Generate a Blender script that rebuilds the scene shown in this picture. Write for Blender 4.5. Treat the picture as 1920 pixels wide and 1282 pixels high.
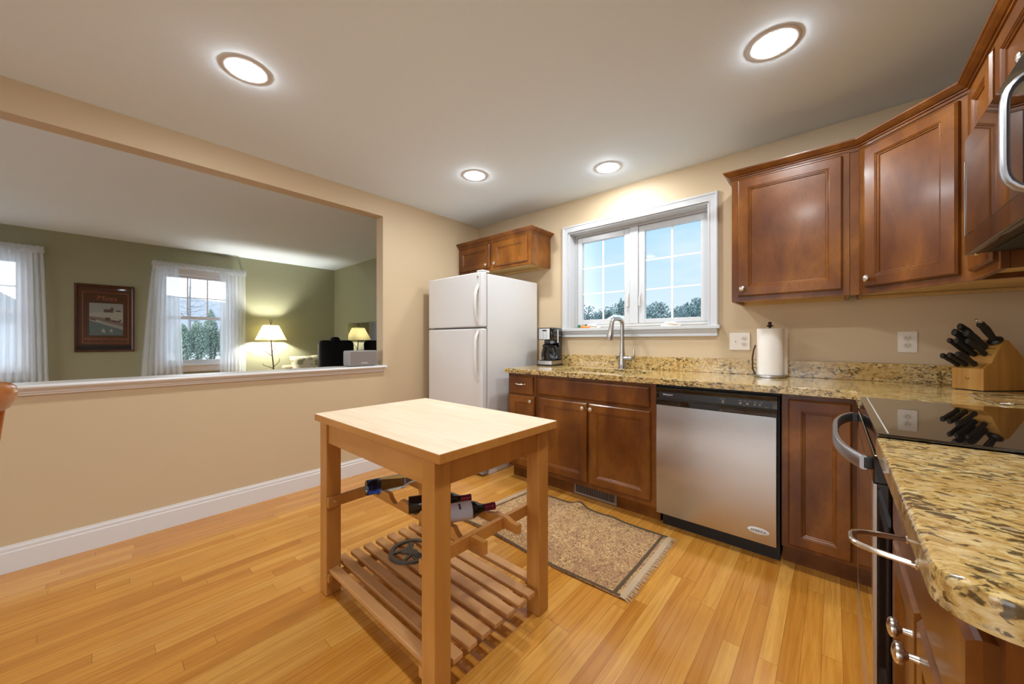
import bpy, bmesh, math, random
from mathutils import Vector, Matrix
PI = math.pi
rnd = random.Random(7)
SC = bpy.context.scene
COL = SC.collection
for o in list(bpy.data.objects): bpy.data.objects.remove(o)

# ------------------------------------------------------------------ camera
cam_d = bpy.data.cameras.new('camera'); cam = bpy.data.objects.new('camera', cam_d); COL.objects.link(cam)
cam.location = (3.0639, -2.9274, 1.1418)
cam.rotation_euler = (PI/2, 0.0, 0.7197)
cam_d.sensor_width = 36.0; cam_d.sensor_fit = 'HORIZONTAL'
cam_d.lens = 687.3016/1920*36.0
cam_d.shift_y = -2.3669/1920
cam_d.clip_start = 0.02; cam_d.clip_end = 400
SC.camera = cam

# ------------------------------------------------------------------ view + sky
vs = SC.view_settings
SC.display_settings.display_device = 'sRGB'
vs.view_transform = 'Standard'; vs.look = 'None'; vs.gamma = 1.0; vs.use_curve_mapping = False
vs.exposure = 0.16
SC.cycles.use_denoising = True
SC.cycles.max_bounces = 10; SC.cycles.diffuse_bounces = 6; SC.cycles.glossy_bounces = 5
SC.cycles.transparent_max_bounces = 16; SC.cycles.transmission_bounces = 6
SC.cycles.sample_clamp_indirect = 6.0
LAMP = 245.0          # radiance of the downlight lenses
SKY = 1.0
FILL_SKY = 3.6  # made-up brightness of the sky behind the camera, for fill light

W = bpy.data.worlds.new('sky'); SC.world = W; W.use_nodes = True
nt = W.node_tree; N = nt.nodes; L = nt.links
bg = N['Background']
tc = N.new('ShaderNodeTexCoord'); sx = N.new('ShaderNodeSeparateXYZ'); L.new(tc.outputs['Generated'], sx.inputs[0])
def wmr(src, a, b, c=0.0, d=1.0):
    m = N.new('ShaderNodeMapRange'); m.inputs['From Min'].default_value = a; m.inputs['From Max'].default_value = b
    m.inputs['To Min'].default_value = c; m.inputs['To Max'].default_value = d; L.new(src, m.inputs[0]); return m.outputs[0]
cr = N.new('ShaderNodeValToRGB'); L.new(wmr(sx.outputs[2], 0.0, 0.62), cr.inputs[0])
e = cr.color_ramp.elements
e[0].position = 0.0; e[0].color = (0.80, 0.89, 0.97, 1)
e[1].position = 1.0; e[1].color = (0.32, 0.60, 0.95, 1)
q = e.new(0.42); q.color = (0.50, 0.75, 0.97, 1)
nz = N.new('ShaderNodeTexNoise'); nz.inputs['Scale'].default_value = 3.2; nz.inputs['Detail'].default_value = 7
mp = N.new('ShaderNodeMapping'); mp.inputs['Scale'].default_value = (1, 1, 3.5); L.new(tc.outputs['Generated'], mp.inputs[0]); L.new(mp.outputs[0], nz.inputs['Vector'])
mx = N.new('ShaderNodeMix'); mx.data_type = 'RGBA'; L.new(wmr(nz.outputs[0], 0.48, 0.75, 0, 0.75), mx.inputs[0]); L.new(cr.outputs[0], mx.inputs[6]); mx.inputs[7].default_value = (0.90, 0.94, 0.98, 1)
mx2 = N.new('ShaderNodeMix'); mx2.data_type = 'RGBA'; L.new(wmr(sx.outputs[0], -0.45, -0.85), mx2.inputs[0]); L.new(mx.outputs[2], mx2.inputs[6]); mx2.inputs[7].default_value = (2.3, 2.45, 2.65, 1)
mx3 = N.new('ShaderNodeMix'); mx3.data_type = 'RGBA'; L.new(wmr(sx.outputs[1], -0.15, -0.6), mx3.inputs[0]); L.new(mx2.outputs[2], mx3.inputs[6]); mx3.inputs[7].default_value = (FILL_SKY*0.94, FILL_SKY*0.98, FILL_SKY*1.03, 1)   # unseen sky behind the camera, raised to fill the rooms with light
L.new(mx3.outputs[2], bg.inputs[0]); bg.inputs[1].default_value = SKY

# ------------------------------------------------------------------ node helpers / materials
def lin(r, g, b):
    f = lambda c: (c/255/12.92) if c/255 <= 0.04045 else ((c/255+0.055)/1.055)**2.4
    return (f(r), f(g), f(b), 1)
class NM:
    def __init__(s, name):
        s.m = bpy.data.materials.new(name); s.m.use_nodes = True
        s.t = s.m.node_tree; s.n = s.t.nodes; s.l = s.t.links
        s.b = s.n['Principled BSDF']; s.tc = None
    def new(s, typ, **kw):
        n = s.n.new(typ)
        for k, v in kw.items(): setattr(n, k, v)
        return n
    def co(s, scale=(1, 1, 1), rot=(0, 0, 0), loc=(0, 0, 0)):
        if s.tc is None: s.tc = s.new('ShaderNodeTexCoord')
        m = s.new('ShaderNodeMapping'); m.inputs['Scale'].default_value = scale; m.inputs['Rotation'].default_value = rot; m.inputs['Location'].default_value = loc
        s.l.new(s.tc.outputs['Object'], m.inputs[0]); return m.outputs[0]
    def noise(s, v, scale, detail=4, rough=0.5, dist=0.0):
        n = s.new('ShaderNodeTexNoise'); n.inputs['Scale'].default_value = scale; n.inputs['Detail'].default_value = detail
        n.inputs['Roughness'].default_value = rough; n.inputs['Distortion'].default_value = dist; s.l.new(v, n.inputs['Vector']); return n.outputs[0]
    def ramp(s, f, stops):
        r = s.new('ShaderNodeValToRGB'); el = r.color_ramp.elements
        el[0].position, el[0].color = stops[0]; el[1].position, el[1].color = stops[-1]
        for p, c in stops[1:-1]:
            k = el.new(p); k.color = c
        s.l.new(f, r.inputs[0]); return r.outputs[0]
    def mix(s, f, a, b, mode='MIX'):
        m = s.new('ShaderNodeMix', data_type='RGBA', blend_type=mode)
        for i, v in ((0, f), (6, a), (7, b)):
            if hasattr(v, 'is_output'): s.l.new(v, m.inputs[i])
            else: m.inputs[i].default_value = v
        return m.outputs[2]
    def math(s, op, a, b=None):
        m = s.new('ShaderNodeMath', operation=op)
        for i, v in ((0, a), (1, b)):
            if v is None: continue
            if hasattr(v, 'is_output'): s.l.new(v, m.inputs[i])
            else: m.inputs[i].default_value = v
        return m.outputs[0]
    def bump(s, h, st=0.1, d=0.01):
        b = s.new('ShaderNodeBump'); b.inputs['Strength'].default_value = st; b.inputs['Distance'].default_value = d
        s.l.new(h, b.inputs['Height']); s.l.new(b.outputs[0], s.b.inputs['Normal'])
    def set(s, **kw):
        for k, v in kw.items():
            k = {'col': 'Base Color', 'rough': 'Roughness', 'metal': 'Metallic', 'coat': 'Coat Weight', 'coatr': 'Coat Roughness', 'spec': 'Specular IOR Level',
                 'aniso': 'Anisotropic', 'trans': 'Transmission Weight', 'ior': 'IOR', 'emit': 'Emission Color', 'emits': 'Emission Strength', 'sheen': 'Sheen Weight'}[k]
            if hasattr(v, 'is_output'): s.l.new(v, s.b.inputs[k])
            else: s.b.inputs[k].default_value = v
        return s
M = {}
def plain(name, rgb, rough=0.5, **kw):
    n = NM(name); v = n.noise(n.co(), 9.0, 2)
    a = tuple(c*0.97 for c in rgb[:3])+(1,); b = tuple(min(1, c*1.03) for c in rgb[:3])+(1,)
    n.set(col=n.mix(v, a, b), rough=rough, **kw); M[name] = n.m; return n
def paint(name, rgb, rough=0.55, bumps=0.06, sc=220):
    n = NM(name); n.set(col=n.mix(n.noise(n.co(), 1.5, 3), tuple(c*0.985 for c in rgb[:3])+(1,), rgb), rough=rough)
    n.bump(n.noise(n.co(), sc, 2), bumps, 0.002); M[name] = n.m
paint('tan paint', (0.610, 0.475, 0.303, 1)); paint('green paint', (0.330, 0.328, 0.208, 1))
paint('ceiling paint', (0.80, 0.90, 0.985, 1), 0.8, 0.2, 60)
paint('white trim paint', (0.75, 0.74, 0.735, 1), 0.3, 0.0)
paint('cool white vinyl', (0.59, 0.605, 0.62, 1), 0.3, 0.0)
paint('bright vinyl', (0.86, 0.88, 0.90, 1), 0.3, 0.0)
# oak strip floor, boards along y
n = NM('oak floor')
c = n.co(); sp = n.new('ShaderNodeSeparateXYZ'); n.l.new(c, sp.inputs[0])
row = n.math('FLOOR', n.math('DIVIDE', sp.outputs[0], 0.0572))
wn = n.new('ShaderNodeTexWhiteNoise', noise_dimensions='1D'); n.l.new(row, wn.inputs['W'])
ys = n.math('ADD', sp.outputs[1], n.math('MULTIPLY', wn.outputs[0], 7.3))
bd = n.math('FLOOR', n.math('DIVIDE', ys, 0.92))
cb = n.new('ShaderNodeCombineXYZ'); n.l.new(row, cb.inputs[0]); n.l.new(bd, cb.inputs[1])
w2 = n.new('ShaderNodeTexWhiteNoise', noise_dimensions='2D'); n.l.new(cb.outputs[0], w2.inputs['Vector'])
tone = n.ramp(w2.outputs[0], [(0.0, (0.535, 0.222, 0.030, 1)), (0.35, (0.615, 0.275, 0.042, 1)), (0.7, (0.660, 0.310, 0.053, 1)), (1.0, (0.720, 0.375, 0.080, 1))])
cg = n.new('ShaderNodeCombineXYZ')
n.l.new(n.math('MULTIPLY', sp.outputs[0], 42.0), cg.inputs[0]); n.l.new(n.math('MULTIPLY', ys, 1.6), cg.inputs[1]); n.l.new(n.math('MULTIPLY', w2.outputs[0], 40.0), cg.inputs[2])
g1 = n.noise(cg.outputs[0], 1.0, 5, 0.6, 1.2)
g2 = n.noise(n.co((600, 9, 1)), 1.0, 2)
col = n.mix(n.ramp(g1, [(0.35, (0, 0, 0, 1)), (0.62, (1, 1, 1, 1))]), (0.84, 0.74, 0.60, 1), (1.04, 1.05, 1.06, 1))
col = n.mix(1.0, tone, col, 'MULTIPLY')
col = n.mix(n.math('MULTIPLY', n.ramp(g2, [(0.5, (0, 0, 0, 1)), (0.7, (1, 1, 1, 1))]), 0.25), col, (0.22, 0.09, 0.02, 1))
fx = n.math('FRACT', n.math('DIVIDE', sp.outputs[0], 0.0572)); fy = n.math('FRACT', n.math('DIVIDE', ys, 0.92))
sx1 = n.math('LESS_THAN', fx, 0.022); sy1 = n.math('LESS_THAN', fy, 0.0016)
seam = n.math('MAXIMUM', sx1, sy1)
col = n.mix(n.math('MULTIPLY', seam, 0.72), col, (0.10, 0.04, 0.01, 1))
n.set(col=col, rough=n.math('ADD', n.math('MULTIPLY', g1, 0.08), 0.17), spec=0.5, coat=0.3, coatr=0.10)
n.bump(n.math('SUBTRACT', n.math('MULTIPLY', g1, 0.12), seam), 0.12, 0.002); M['oak floor'] = n.m

def wood(name, dark, mid, light, rough=0.3, coat=0.4, axis=(1, 1, 0.12), sc=9.0, rot=(0, 0, 0), fine=0.3):
    n = NM(name)
    v = n.co(axis, rot)
    a = n.noise(v, sc, 5, 0.55, 0.8); b = n.noise(n.co((1, 1, 1)), 3.2, 3); f = n.noise(v, sc*14, 2)
    c = n.ramp(n.math('ADD', n.math('MULTIPLY', a, 0.6), n.math('MULTIPLY', b, 0.4)), [(0.34, dark), (0.5, mid), (0.66, light)])
    c = n.mix(n.math('MULTIPLY', n.ramp(f, [(0.5, (0, 0, 0, 1)), (0.75, (1, 1, 1, 1))]), fine), c, dark)
    n.set(col=c, rough=rough, coat=coat, coatr=0.15, spec=0.32); M[name] = n.m; return n
wood('stained maple', (0.088, 0.022, 0.0028, 1), (0.162, 0.049, 0.0058, 1), (0.275, 0.098, 0.0135, 1), 0.32, 0.16, (1, 1, 0.40), 5.5)
wood('pale cabinet interior', (0.55, 0.36, 0.13, 1), (0.62, 0.42, 0.17, 1), (0.68, 0.47, 0.21, 1), 0.5, 0.0)
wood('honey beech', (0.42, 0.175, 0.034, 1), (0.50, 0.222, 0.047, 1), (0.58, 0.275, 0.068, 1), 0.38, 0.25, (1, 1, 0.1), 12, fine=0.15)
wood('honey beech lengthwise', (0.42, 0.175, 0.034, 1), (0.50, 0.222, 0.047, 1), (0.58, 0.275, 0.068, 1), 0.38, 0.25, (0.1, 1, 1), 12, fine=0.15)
wood('slat beech', (0.43, 0.205, 0.070, 1), (0.51, 0.255, 0.092, 1), (0.60, 0.315, 0.122, 1), 0.45, 0.1, (0.12, 1, 1), 10, fine=0.2)
wood('bamboo block wood', (0.40, 0.19, 0.040, 1), (0.52, 0.265, 0.062, 1), (0.62, 0.345, 0.095, 1), 0.42, 0.1, (4, 4, 0.15), 6, fine=0.2)
wood('red brown chair wood', (0.28, 0.08, 0.018, 1), (0.38, 0.125, 0.028, 1), (0.46, 0.17, 0.042, 1), 0.25, 0.6, (1, 1, 1), 6)
wood('dark frame wood', (0.05, 0.015, 0.006, 1), (0.075, 0.023, 0.009, 1), (0.10, 0.032, 0.012, 1), 0.35, 0.3, (1, 1, 1), 10)
# butcher block top: strips along x with staves; pale tone paints in lamp glare
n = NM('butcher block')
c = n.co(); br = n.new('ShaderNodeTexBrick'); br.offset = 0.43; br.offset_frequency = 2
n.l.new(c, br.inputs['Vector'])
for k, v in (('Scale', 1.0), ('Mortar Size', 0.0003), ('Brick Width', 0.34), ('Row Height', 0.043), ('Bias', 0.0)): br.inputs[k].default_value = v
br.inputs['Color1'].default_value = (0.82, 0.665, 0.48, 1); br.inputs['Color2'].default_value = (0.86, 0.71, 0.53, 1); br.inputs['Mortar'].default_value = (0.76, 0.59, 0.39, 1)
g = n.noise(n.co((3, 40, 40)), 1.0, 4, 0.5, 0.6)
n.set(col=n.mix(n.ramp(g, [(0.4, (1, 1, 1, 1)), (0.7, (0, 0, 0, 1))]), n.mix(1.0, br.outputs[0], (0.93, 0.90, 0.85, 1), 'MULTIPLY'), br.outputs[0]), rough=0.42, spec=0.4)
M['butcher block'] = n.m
# granite
def granite(name, tint=1.0):
    n = NM(name)
    v = n.co((0.62, 1, 1.0), (0, 0, 0.15))
    a = n.noise(v, 62, 6, 0.66, 0.8); b = n.noise(v, 70, 5, 0.62, 0.9); d = n.noise(n.co((0.6, 1, 1)), 13, 3, 0.5, 0.6)
    base = n.ramp(a, [(0.30, (0.24, 0.130, 0.036, 1)), (0.42, (0.47, 0.29, 0.085, 1)), (0.52, (0.64, 0.46, 0.180, 1)), (0.68, (0.80, 0.66, 0.38, 1))])
    base = n.mix(n.math('MULTIPLY', n.ramp(d, [(0.45, (0, 0, 0, 1)), (0.66, (1, 1, 1, 1))]), 0.40), base, (0.46, 0.26, 0.075, 1))
    b2 = n.noise(n.co((0.62, 1, 1.0), (0, 0, 0.15), (3.1, 1.7, 2.2)), 85, 4, 0.6, 0.7)
    dk = n.ramp(n.math('ADD', n.math('MULTIPLY', b2, 0.72), n.math('MULTIPLY', d, 0.28)), [(0.425, (1, 1, 1, 1)), (0.478, (0, 0, 0, 1))])
    base = n.mix(n.math('MULTIPLY', dk, 0.85), base, (0.035, 0.020, 0.011, 1))
    gr = n.noise(n.co((0.6, 1, 1), (0, 0, 0), (5, 3, 1)), 60, 4, 0.6, 0.5)
    base = n.mix(n.math('MULTIPLY', n.ramp(gr, [(0.60, (0, 0, 0, 1)), (0.68, (1, 1, 1, 1))]), 0.6), base, (0.24, 0.20, 0.15, 1))
    n.set(col=base, rough=0.12, spec=0.5, coat=0.3, coatr=0.05); M[name] = n.m
granite('granite')
# metals
def metal(name, col, rough, brush=None, aniso=0.0):
    n = NM(name); n.set(col=col, metal=1.0, rough=rough)
    if brush:
        g = n.noise(n.co(brush), 1.0, 3)
        n.set(rough=n.math('ADD', n.math('MULTIPLY', g, 0.16), rough-0.08), col=n.mix(g, tuple(c*0.9 for c in col[:3])+(1,), tuple(min(1, c*1.08) for c in col[:3])+(1,)))
    if aniso:
        n.set(aniso=aniso); t = n.new('ShaderNodeTangent', direction_type='RADIAL', axis='Z'); n.l.new(t.outputs[0], n.b.inputs['Tangent'])
    M[name] = n.m
metal('brushed stainless', (0.52, 0.505, 0.485, 1), 0.27, None, 0.8)
metal('satin nickel', (0.70, 0.65, 0.57, 1), 0.22); metal('chrome', (0.78, 0.78, 0.80, 1), 0.08)
metal('silver handle', (0.55, 0.57, 0.62, 1), 0.32); metal('aged iron', (0.16, 0.16, 0.15, 1), 0.55)
metal('bronze', (0.10, 0.07, 0.05, 1), 0.4); metal('dark steel trim', (0.62, 0.58, 0.53, 1), 0.30); metal('faucet nickel', (0.47, 0.44, 0.41, 1), 0.24)
n = NM('appliance white'); n.set(col=(0.74, 0.735, 0.73, 1), rough=0.33); n.bump(n.noise(n.co(), 420, 2), 0.05, 0.001); M['appliance white'] = n.m
plain('white plastic', (0.78, 0.75, 0.71, 1), 0.35); plain('ivory plate', (0.80, 0.74, 0.66, 1), 0.35)
plain('receptacle ivory', (0.68, 0.60, 0.51, 1), 0.35); plain('black plastic', (0.012, 0.011, 0.010, 1), 0.32); plain('black gloss', (0.008, 0.007, 0.006, 1), 0.06, coat=0.5, coatr=0.02)
plain('black glass', (0.006, 0.005, 0.005, 1), 0.03, spec=0.75, coat=1.0, coatr=0.01)
plain('black leather', (0.006, 0.006, 0.007, 1), 0.45, spec=0.25); plain('dark slot', (0.02, 0.018, 0.016, 1), 0.7)
plain('matte black', (0.014, 0.012, 0.011, 1), 0.6); plain('grille grey', (0.27, 0.21, 0.165, 1), 0.6)
plain('grey plastic', (0.30, 0.29, 0.28, 1), 0.45); plain('printed white', (0.75, 0.75, 0.73, 1), 0.5)
plain('paper towel', (0.86, 0.82, 0.77, 1), 0.95); plain('white label', (0.50, 0.49, 0.54, 1), 0.6)
plain('wine foil', (0.19, 0.018, 0.045, 1), 0.3, metal=0.4); plain('bottle dark glass', (0.008, 0.009, 0.008, 1), 0.05, spec=0.6)
plain('carrot orange', (0.80, 0.27, 0.04, 1), 0.5); plain('carrot green', (0.02, 0.20, 0.11, 1), 0.55)
plain('orange mat line', (0.42, 0.13, 0.06, 1), 0.6); plain('mat brown', (0.105, 0.042, 0.018, 1), 0.7)
plain('print pale', (0.36, 0.36, 0.33, 1), 0.7); plain('print snow', (0.46, 0.44, 0.38, 1), 0.7); plain('print brown', (0.13, 0.085, 0.07, 1), 0.7)
plain('print road', (0.25, 0.19, 0.17, 1), 0.7); plain('print teal', (0.15, 0.19, 0.19, 1), 0.7); plain('print ink', (0.06, 0.05, 0.05, 1), 0.7)
plain('sofa fabric', (0.35, 0.30, 0.20, 1), 0.9); plain('bark', (0.17, 0.14, 0.12, 1), 0.9); plain('grey bark', (0.30, 0.29, 0.30, 1), 0.9)
plain('roof shingle', (0.26, 0.31, 0.33, 1), 0.8); plain('siding', (0.62, 0.66, 0.70, 1), 0.7)
plain('hill woods', (0.48, 0.50, 0.54, 1), 1.0); plain('winter lawn', (0.62, 0.63, 0.62, 1), 1.0)  # pale colours stand in for haze over hill and ground
def leafmat(name, a, b, sc=1.5):
    n = NM(name); n.set(col=n.mix(n.noise(n.co(), sc, 3), a, b), rough=0.8); M[name] = n.m
leafmat('tree leaves', (0.085, 0.150, 0.160, 1), (0.17, 0.26, 0.26, 1)); leafmat('cedar leaves', (0.26, 0.34, 0.27, 1), (0.42, 0.50, 0.42, 1), 3)  # distance haze painted into both leaf colours
n = NM('window glass'); n.n.remove(n.b); tr = n.new('ShaderNodeBsdfTransparent'); gl = n.new('ShaderNodeBsdfGlossy'); gl.inputs['Roughness'].default_value = 0.02
fr = n.new('ShaderNodeFresnel'); fr.inputs[0].default_value = 1.10; ms = n.new('ShaderNodeMixShader'); n.l.new(fr.outputs[0], ms.inputs[0]); n.l.new(tr.outputs[0], ms.inputs[1]); n.l.new(gl.outputs[0], ms.inputs[2])
tr.inputs[0].default_value = (0.97, 0.985, 0.99, 1); n.l.new(ms.outputs[0], n.n['Material Output'].inputs[0]); M['window glass'] = n.m
n = NM('sheer fabric'); n.n.remove(n.b); tr = n.new('ShaderNodeBsdfTransparent'); tl = n.new('ShaderNodeBsdfTranslucent'); df = n.new('ShaderNodeBsdfDiffuse')
for k in (tl, df): k.inputs[0].default_value = (0.93, 0.96, 1.0, 1)
m1 = n.new('ShaderNodeMixShader'); m1.inputs[0].default_value = 0.35; n.l.new(tl.outputs[0], m1.inputs[1]); n.l.new(df.outputs[0], m1.inputs[2])
m2 = n.new('ShaderNodeMixShader'); wv = n.noise(n.co((1, 900, 900)), 1.0, 1); n.l.new(n.math('ADD', n.math('MULTIPLY', wv, 0.12), 0.66), m2.inputs[0]); n.l.new(tr.outputs[0], m2.inputs[1]); n.l.new(m1.outputs[0], m2.inputs[2])
n.l.new(m2.outputs[0], n.n['Material Output'].inputs[0]); M['sheer fabric'] = n.m
n = NM('lamp shade'); n.n.remove(n.b); tl = n.new('ShaderNodeBsdfTranslucent'); df = n.new('ShaderNodeBsdfDiffuse')
tl.inputs[0].default_value = (0.17, 0.145, 0.065, 1); df.inputs[0].default_value = (0.72, 0.66, 0.44, 1)
m1 = n.new('ShaderNodeMixShader'); m1.inputs[0].default_value = 0.4; n.l.new(tl.outputs[0], m1.inputs[1]); n.l.new(df.outputs[0], m1.inputs[2]); n.l.new(m1.outputs[0], n.n['Material Output'].inputs[0]); M['lamp shade'] = n.m
def emis(name, col, st):
    n = NM(name); n.set(col=(0.9, 0.9, 0.9, 1), emit=col, emits=st); M[name] = n.m
emis('downlight lens', (0.93, 0.97, 1.0, 1), LAMP); emis('bulb', (1.0, 0.965, 0.88, 1), 1700.0)
def glassy(name, col, rough=0.0, trans=1.0, ior=1.45):
    n = NM(name); n.set(col=col, rough=rough, trans=trans, ior=ior); M[name] = n.m
glassy('blue bottle glass', (0.03, 0.10, 0.62, 1)); glassy('clear bottle glass', (0.50, 0.66, 0.85, 1)); glassy('carafe glass', (0.75, 0.78, 0.80, 1), 0.0, 1.0, 1.2)
n = NM('rug weave')
v = n.co(); a = n.noise(v, 48, 3, 0.6, 2.6); b = n.noise(v, 5.5, 3, 0.5, 2.2); c2 = n.noise(v, 190, 2)
col = n.ramp(n.math('ADD', n.math('MULTIPLY', a, 0.72), n.math('MULTIPLY', c2, 0.28)), [(0.40, (0.10, 0.042, 0.012, 1)), (0.465, (0.29, 0.145, 0.048, 1)), (0.51, (0.56, 0.335, 0.130, 1)), (0.62, (0.66, 0.43, 0.19, 1))])
col = n.mix(n.math('MULTIPLY', n.ramp(b, [(0.48, (0, 0, 0, 1)), (0.6, (1, 1, 1, 1))]), 0.45), col, (0.33, 0.15, 0.07, 1))
n.set(col=col, rough=0.95, sheen=0.3); n.bump(a, 0.6, 0.004); M['rug weave'] = n.m
plain('rug border', (0.10, 0.065, 0.032, 1), 0.95); plain('rug fringe', (0.52, 0.38, 0.235, 1), 0.95)
n = NM('leaf print fabric'); v = n.co()
vo = n.new('ShaderNodeTexVoronoi'); vo.inputs['Scale'].default_value = 9; n.l.new(n.co((1, 1, 1.6), (0.4, 0.5, 0)), vo.inputs['Vector'])
col = n.ramp(vo.outputs['Distance'], [(0.0, (0.30, 0.30, 0.16, 1)), (0.30, (0.36, 0.36, 0.18, 1)), (0.36, (0.16, 0.12, 0.06, 1)), (0.42, (0.66, 0.60, 0.42, 1)), (1.0, (0.70, 0.64, 0.46, 1))])
n.set(col=col, rough=0.9); M['leaf print fabric'] = n.m

# ------------------------------------------------------------------ mesh helpers
ORG = {}
class MB:
    def __init__(s): s.b = bmesh.new(); s.bev = False
    def box(s, x0, x1, y0, y1, z0, z1, bev=0.0, seg=2, mi=0):
        r = bmesh.ops.create_cube(s.b, size=1.0)['verts']
        sx, sy, sz = abs(x1-x0), abs(y1-y0), abs(z1-z0); c = Vector(((x0+x1)/2, (y0+y1)/2, (z0+z1)/2))
        for v in r: v.co = Vector((v.co.x*sx, v.co.y*sy, v.co.z*sz))+c
        fs = {f for v in r for f in v.link_faces}
        for f in fs: f.material_index = mi
        if bev: 
            s.bev = True
            bev = min(bev, 0.45*min(sx, sy, sz))
            rr = bmesh.ops.bevel(s.b, geom=list({e for v in r for e in v.link_edges}), offset=bev, segments=seg, profile=0.5, affect='EDGES')
            for f in rr['faces']: f.material_index = mi
        return s
    def quad(s, pts, mi=0):
        f = s.b.faces.new([s.b.verts.new(Vector(p)) for p in pts]); f.material_index = mi; return s
    def loft(s, loops, closed=True, cap0=True, cap1=True, mi=0):
        vs = [[s.b.verts.new(Vector(p)) for p in lp] for lp in loops]
        k = len(vs[0])
        for a, b in zip(vs, vs[1:]):
            for i in range(k if closed else k-1):
                f = s.b.faces.new((a[i], a[(i+1) % k], b[(i+1) % k], b[i])); f.material_index = mi
        if cap0: s.b.faces.new(list(reversed(vs[0]))).material_index = mi
        if cap1: s.b.faces.new(vs[-1]).material_index = mi
        return s
    def lathe(s, prof, c=(0, 0, 0), ax=(0, 0, 1), seg=24, cap=True, mi=0):
        ax = Vector(ax).normalized(); u = ax.orthogonal().normalized(); w = ax.cross(u); c = Vector(c)
        lp = [[c+ax*z+(u*math.cos(2*PI*i/seg)+w*math.sin(2*PI*i/seg))*max(r, 1e-5) for i in range(seg)] for r, z in prof]
        return s.loft(lp, True, cap, cap, mi)
    def cyl(s, p0, p1, r0, r1=None, seg=16, mi=0):
        p0, p1 = Vector(p0), Vector(p1); d = p1-p0
        return s.lathe([(r0, 0), (r0 if r1 is None else r1, d.length)], p0, d, seg, True, mi)
    def tube(s, pts, r, seg=10, flat=None, mi=0, closed=False):
        pts = [Vector(p) for p in pts]; k = len(pts); loops = []; up = None
        for i, p in enumerate(pts):
            t = (pts[min(i+1, k-1)]-pts[max(i-1, 0)]).normalized()
            if up is None: up = t.orthogonal().normalized() if flat is None else (Vector(flat)-t*t.dot(Vector(flat))).normalized()
            else:
                up = (up-t*t.dot(up)); up = up.normalized() if up.length > 1e-6 else t.orthogonal().normalized()
            w = t.cross(up); rr = r[i] if isinstance(r, (list, tuple)) else r
            ru, rw = (rr, rr) if not isinstance(rr, (list, tuple)) else rr
            loops.append([p+up*ru*math.cos(2*PI*j/seg)+w*rw*math.sin(2*PI*j/seg) for j in range(seg)])
        return s.loft(loops, True, True, True, mi)
    def prism(s, poly, a, b, axis='y', mi=0):
        f = {'x': lambda p, t: (t, p[0], p[1]), 'y': lambda p, t: (p[0], t, p[1]), 'z': lambda p, t: (p[0], p[1], t)}[axis]
        return s.loft([[f(p, a) for p in poly], [f(p, b) for p in poly]], True, True, True, mi)
    def rectloops(s, O, U, V, Nn, w, h, prof, cap=True, mi=0, back=True):
        O, U, V, Nn = (Vector(q) for q in (O, U, V, Nn)); lp = []
        for ins, dep in prof:
            lp.append([O+U*a+V*b+Nn*dep for a, b in ((ins, ins), (w-ins, ins), (w-ins, h-ins), (ins, h-ins))])
        return s.loft(lp, True, back, cap, mi)
    def sphere(s, c, r, seg=14, sc=(1, 1, 1), mi=0):
        prof = [(r*math.sin(PI*i/seg), -r*math.cos(PI*i/seg)) for i in range(seg+1)]
        k = len(s.b.verts); s.lathe(prof, (0, 0, 0), (0, 0, 1), seg*2, False, mi); s.b.verts.ensure_lookup_table()
        for v in list(s.b.verts)[k:]: v.co = Vector((v.co.x*sc[0], v.co.y*sc[1], v.co.z*sc[2]))+Vector(c)
        return s
    def xf(s, m, start=0):
        s.b.verts.ensure_lookup_table()
        for v in list(s.b.verts)[start:]: v.co = m @ v.co
        return s
    def build(s, name, mat, parent=None, local=False, smooth=True, ang=35):
        bmesh.ops.remove_doubles(s.b, verts=s.b.verts, dist=1e-6)
        bmesh.ops.recalc_face_normals(s.b, faces=s.b.faces)
        if parent is not None and not local:
            off = ORG.get(parent.name, Vector((0, 0, 0)))
            for v in s.b.verts: v.co -= off
        me = bpy.data.meshes.new(name); s.b.to_mesh(me); s.b.free()
        for m in (mat if isinstance(mat, (list, tuple)) else [mat]): me.materials.append(M[m])
        if smooth:
            for p in me.polygons: p.use_smooth = True
            me.set_sharp_from_angle(angle=math.radians(ang))
        o = bpy.data.objects.new(name, me); COL.objects.link(o)
        if smooth and s.bev:
            w = o.modifiers.new('weighted_normal', 'WEIGHTED_NORMAL'); w.keep_sharp = True; w.weight = 100
        if parent is not None:
            o.parent = parent; ORG[o.name] = Vector((0, 0, 0)) if local else ORG.get(parent.name, Vector((0, 0, 0)))
        return o
def tag(o, label, cat, group=None, kind=None):
    o['label'] = label; o['category'] = cat
    if group: o['group'] = group
    if kind: o['kind'] = kind
    return o
def thing(name, label, cat, loc=(0, 0, 0), rot=0.0, group=None):
    o = bpy.data.objects.new(name, None); COL.objects.link(o); o.location = loc; o.rotation_euler = (0, 0, rot); o.empty_display_size = 0.05
    ORG[o.name] = Vector(loc); return tag(o, label, cat, group)
def struct(name, mb, mat, parent=None, **k):
    o = mb.build(name, mat, parent, **k)
    if parent is None: o['kind'] = 'structure'
    return o
def kids(o): return [c for c in bpy.data.objects if c.parent == o]
def dup(o, parent=None):
    c = o.copy(); COL.objects.link(c); c.parent = parent
    for ch in kids(o): dup(ch, c)
    return c
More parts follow.
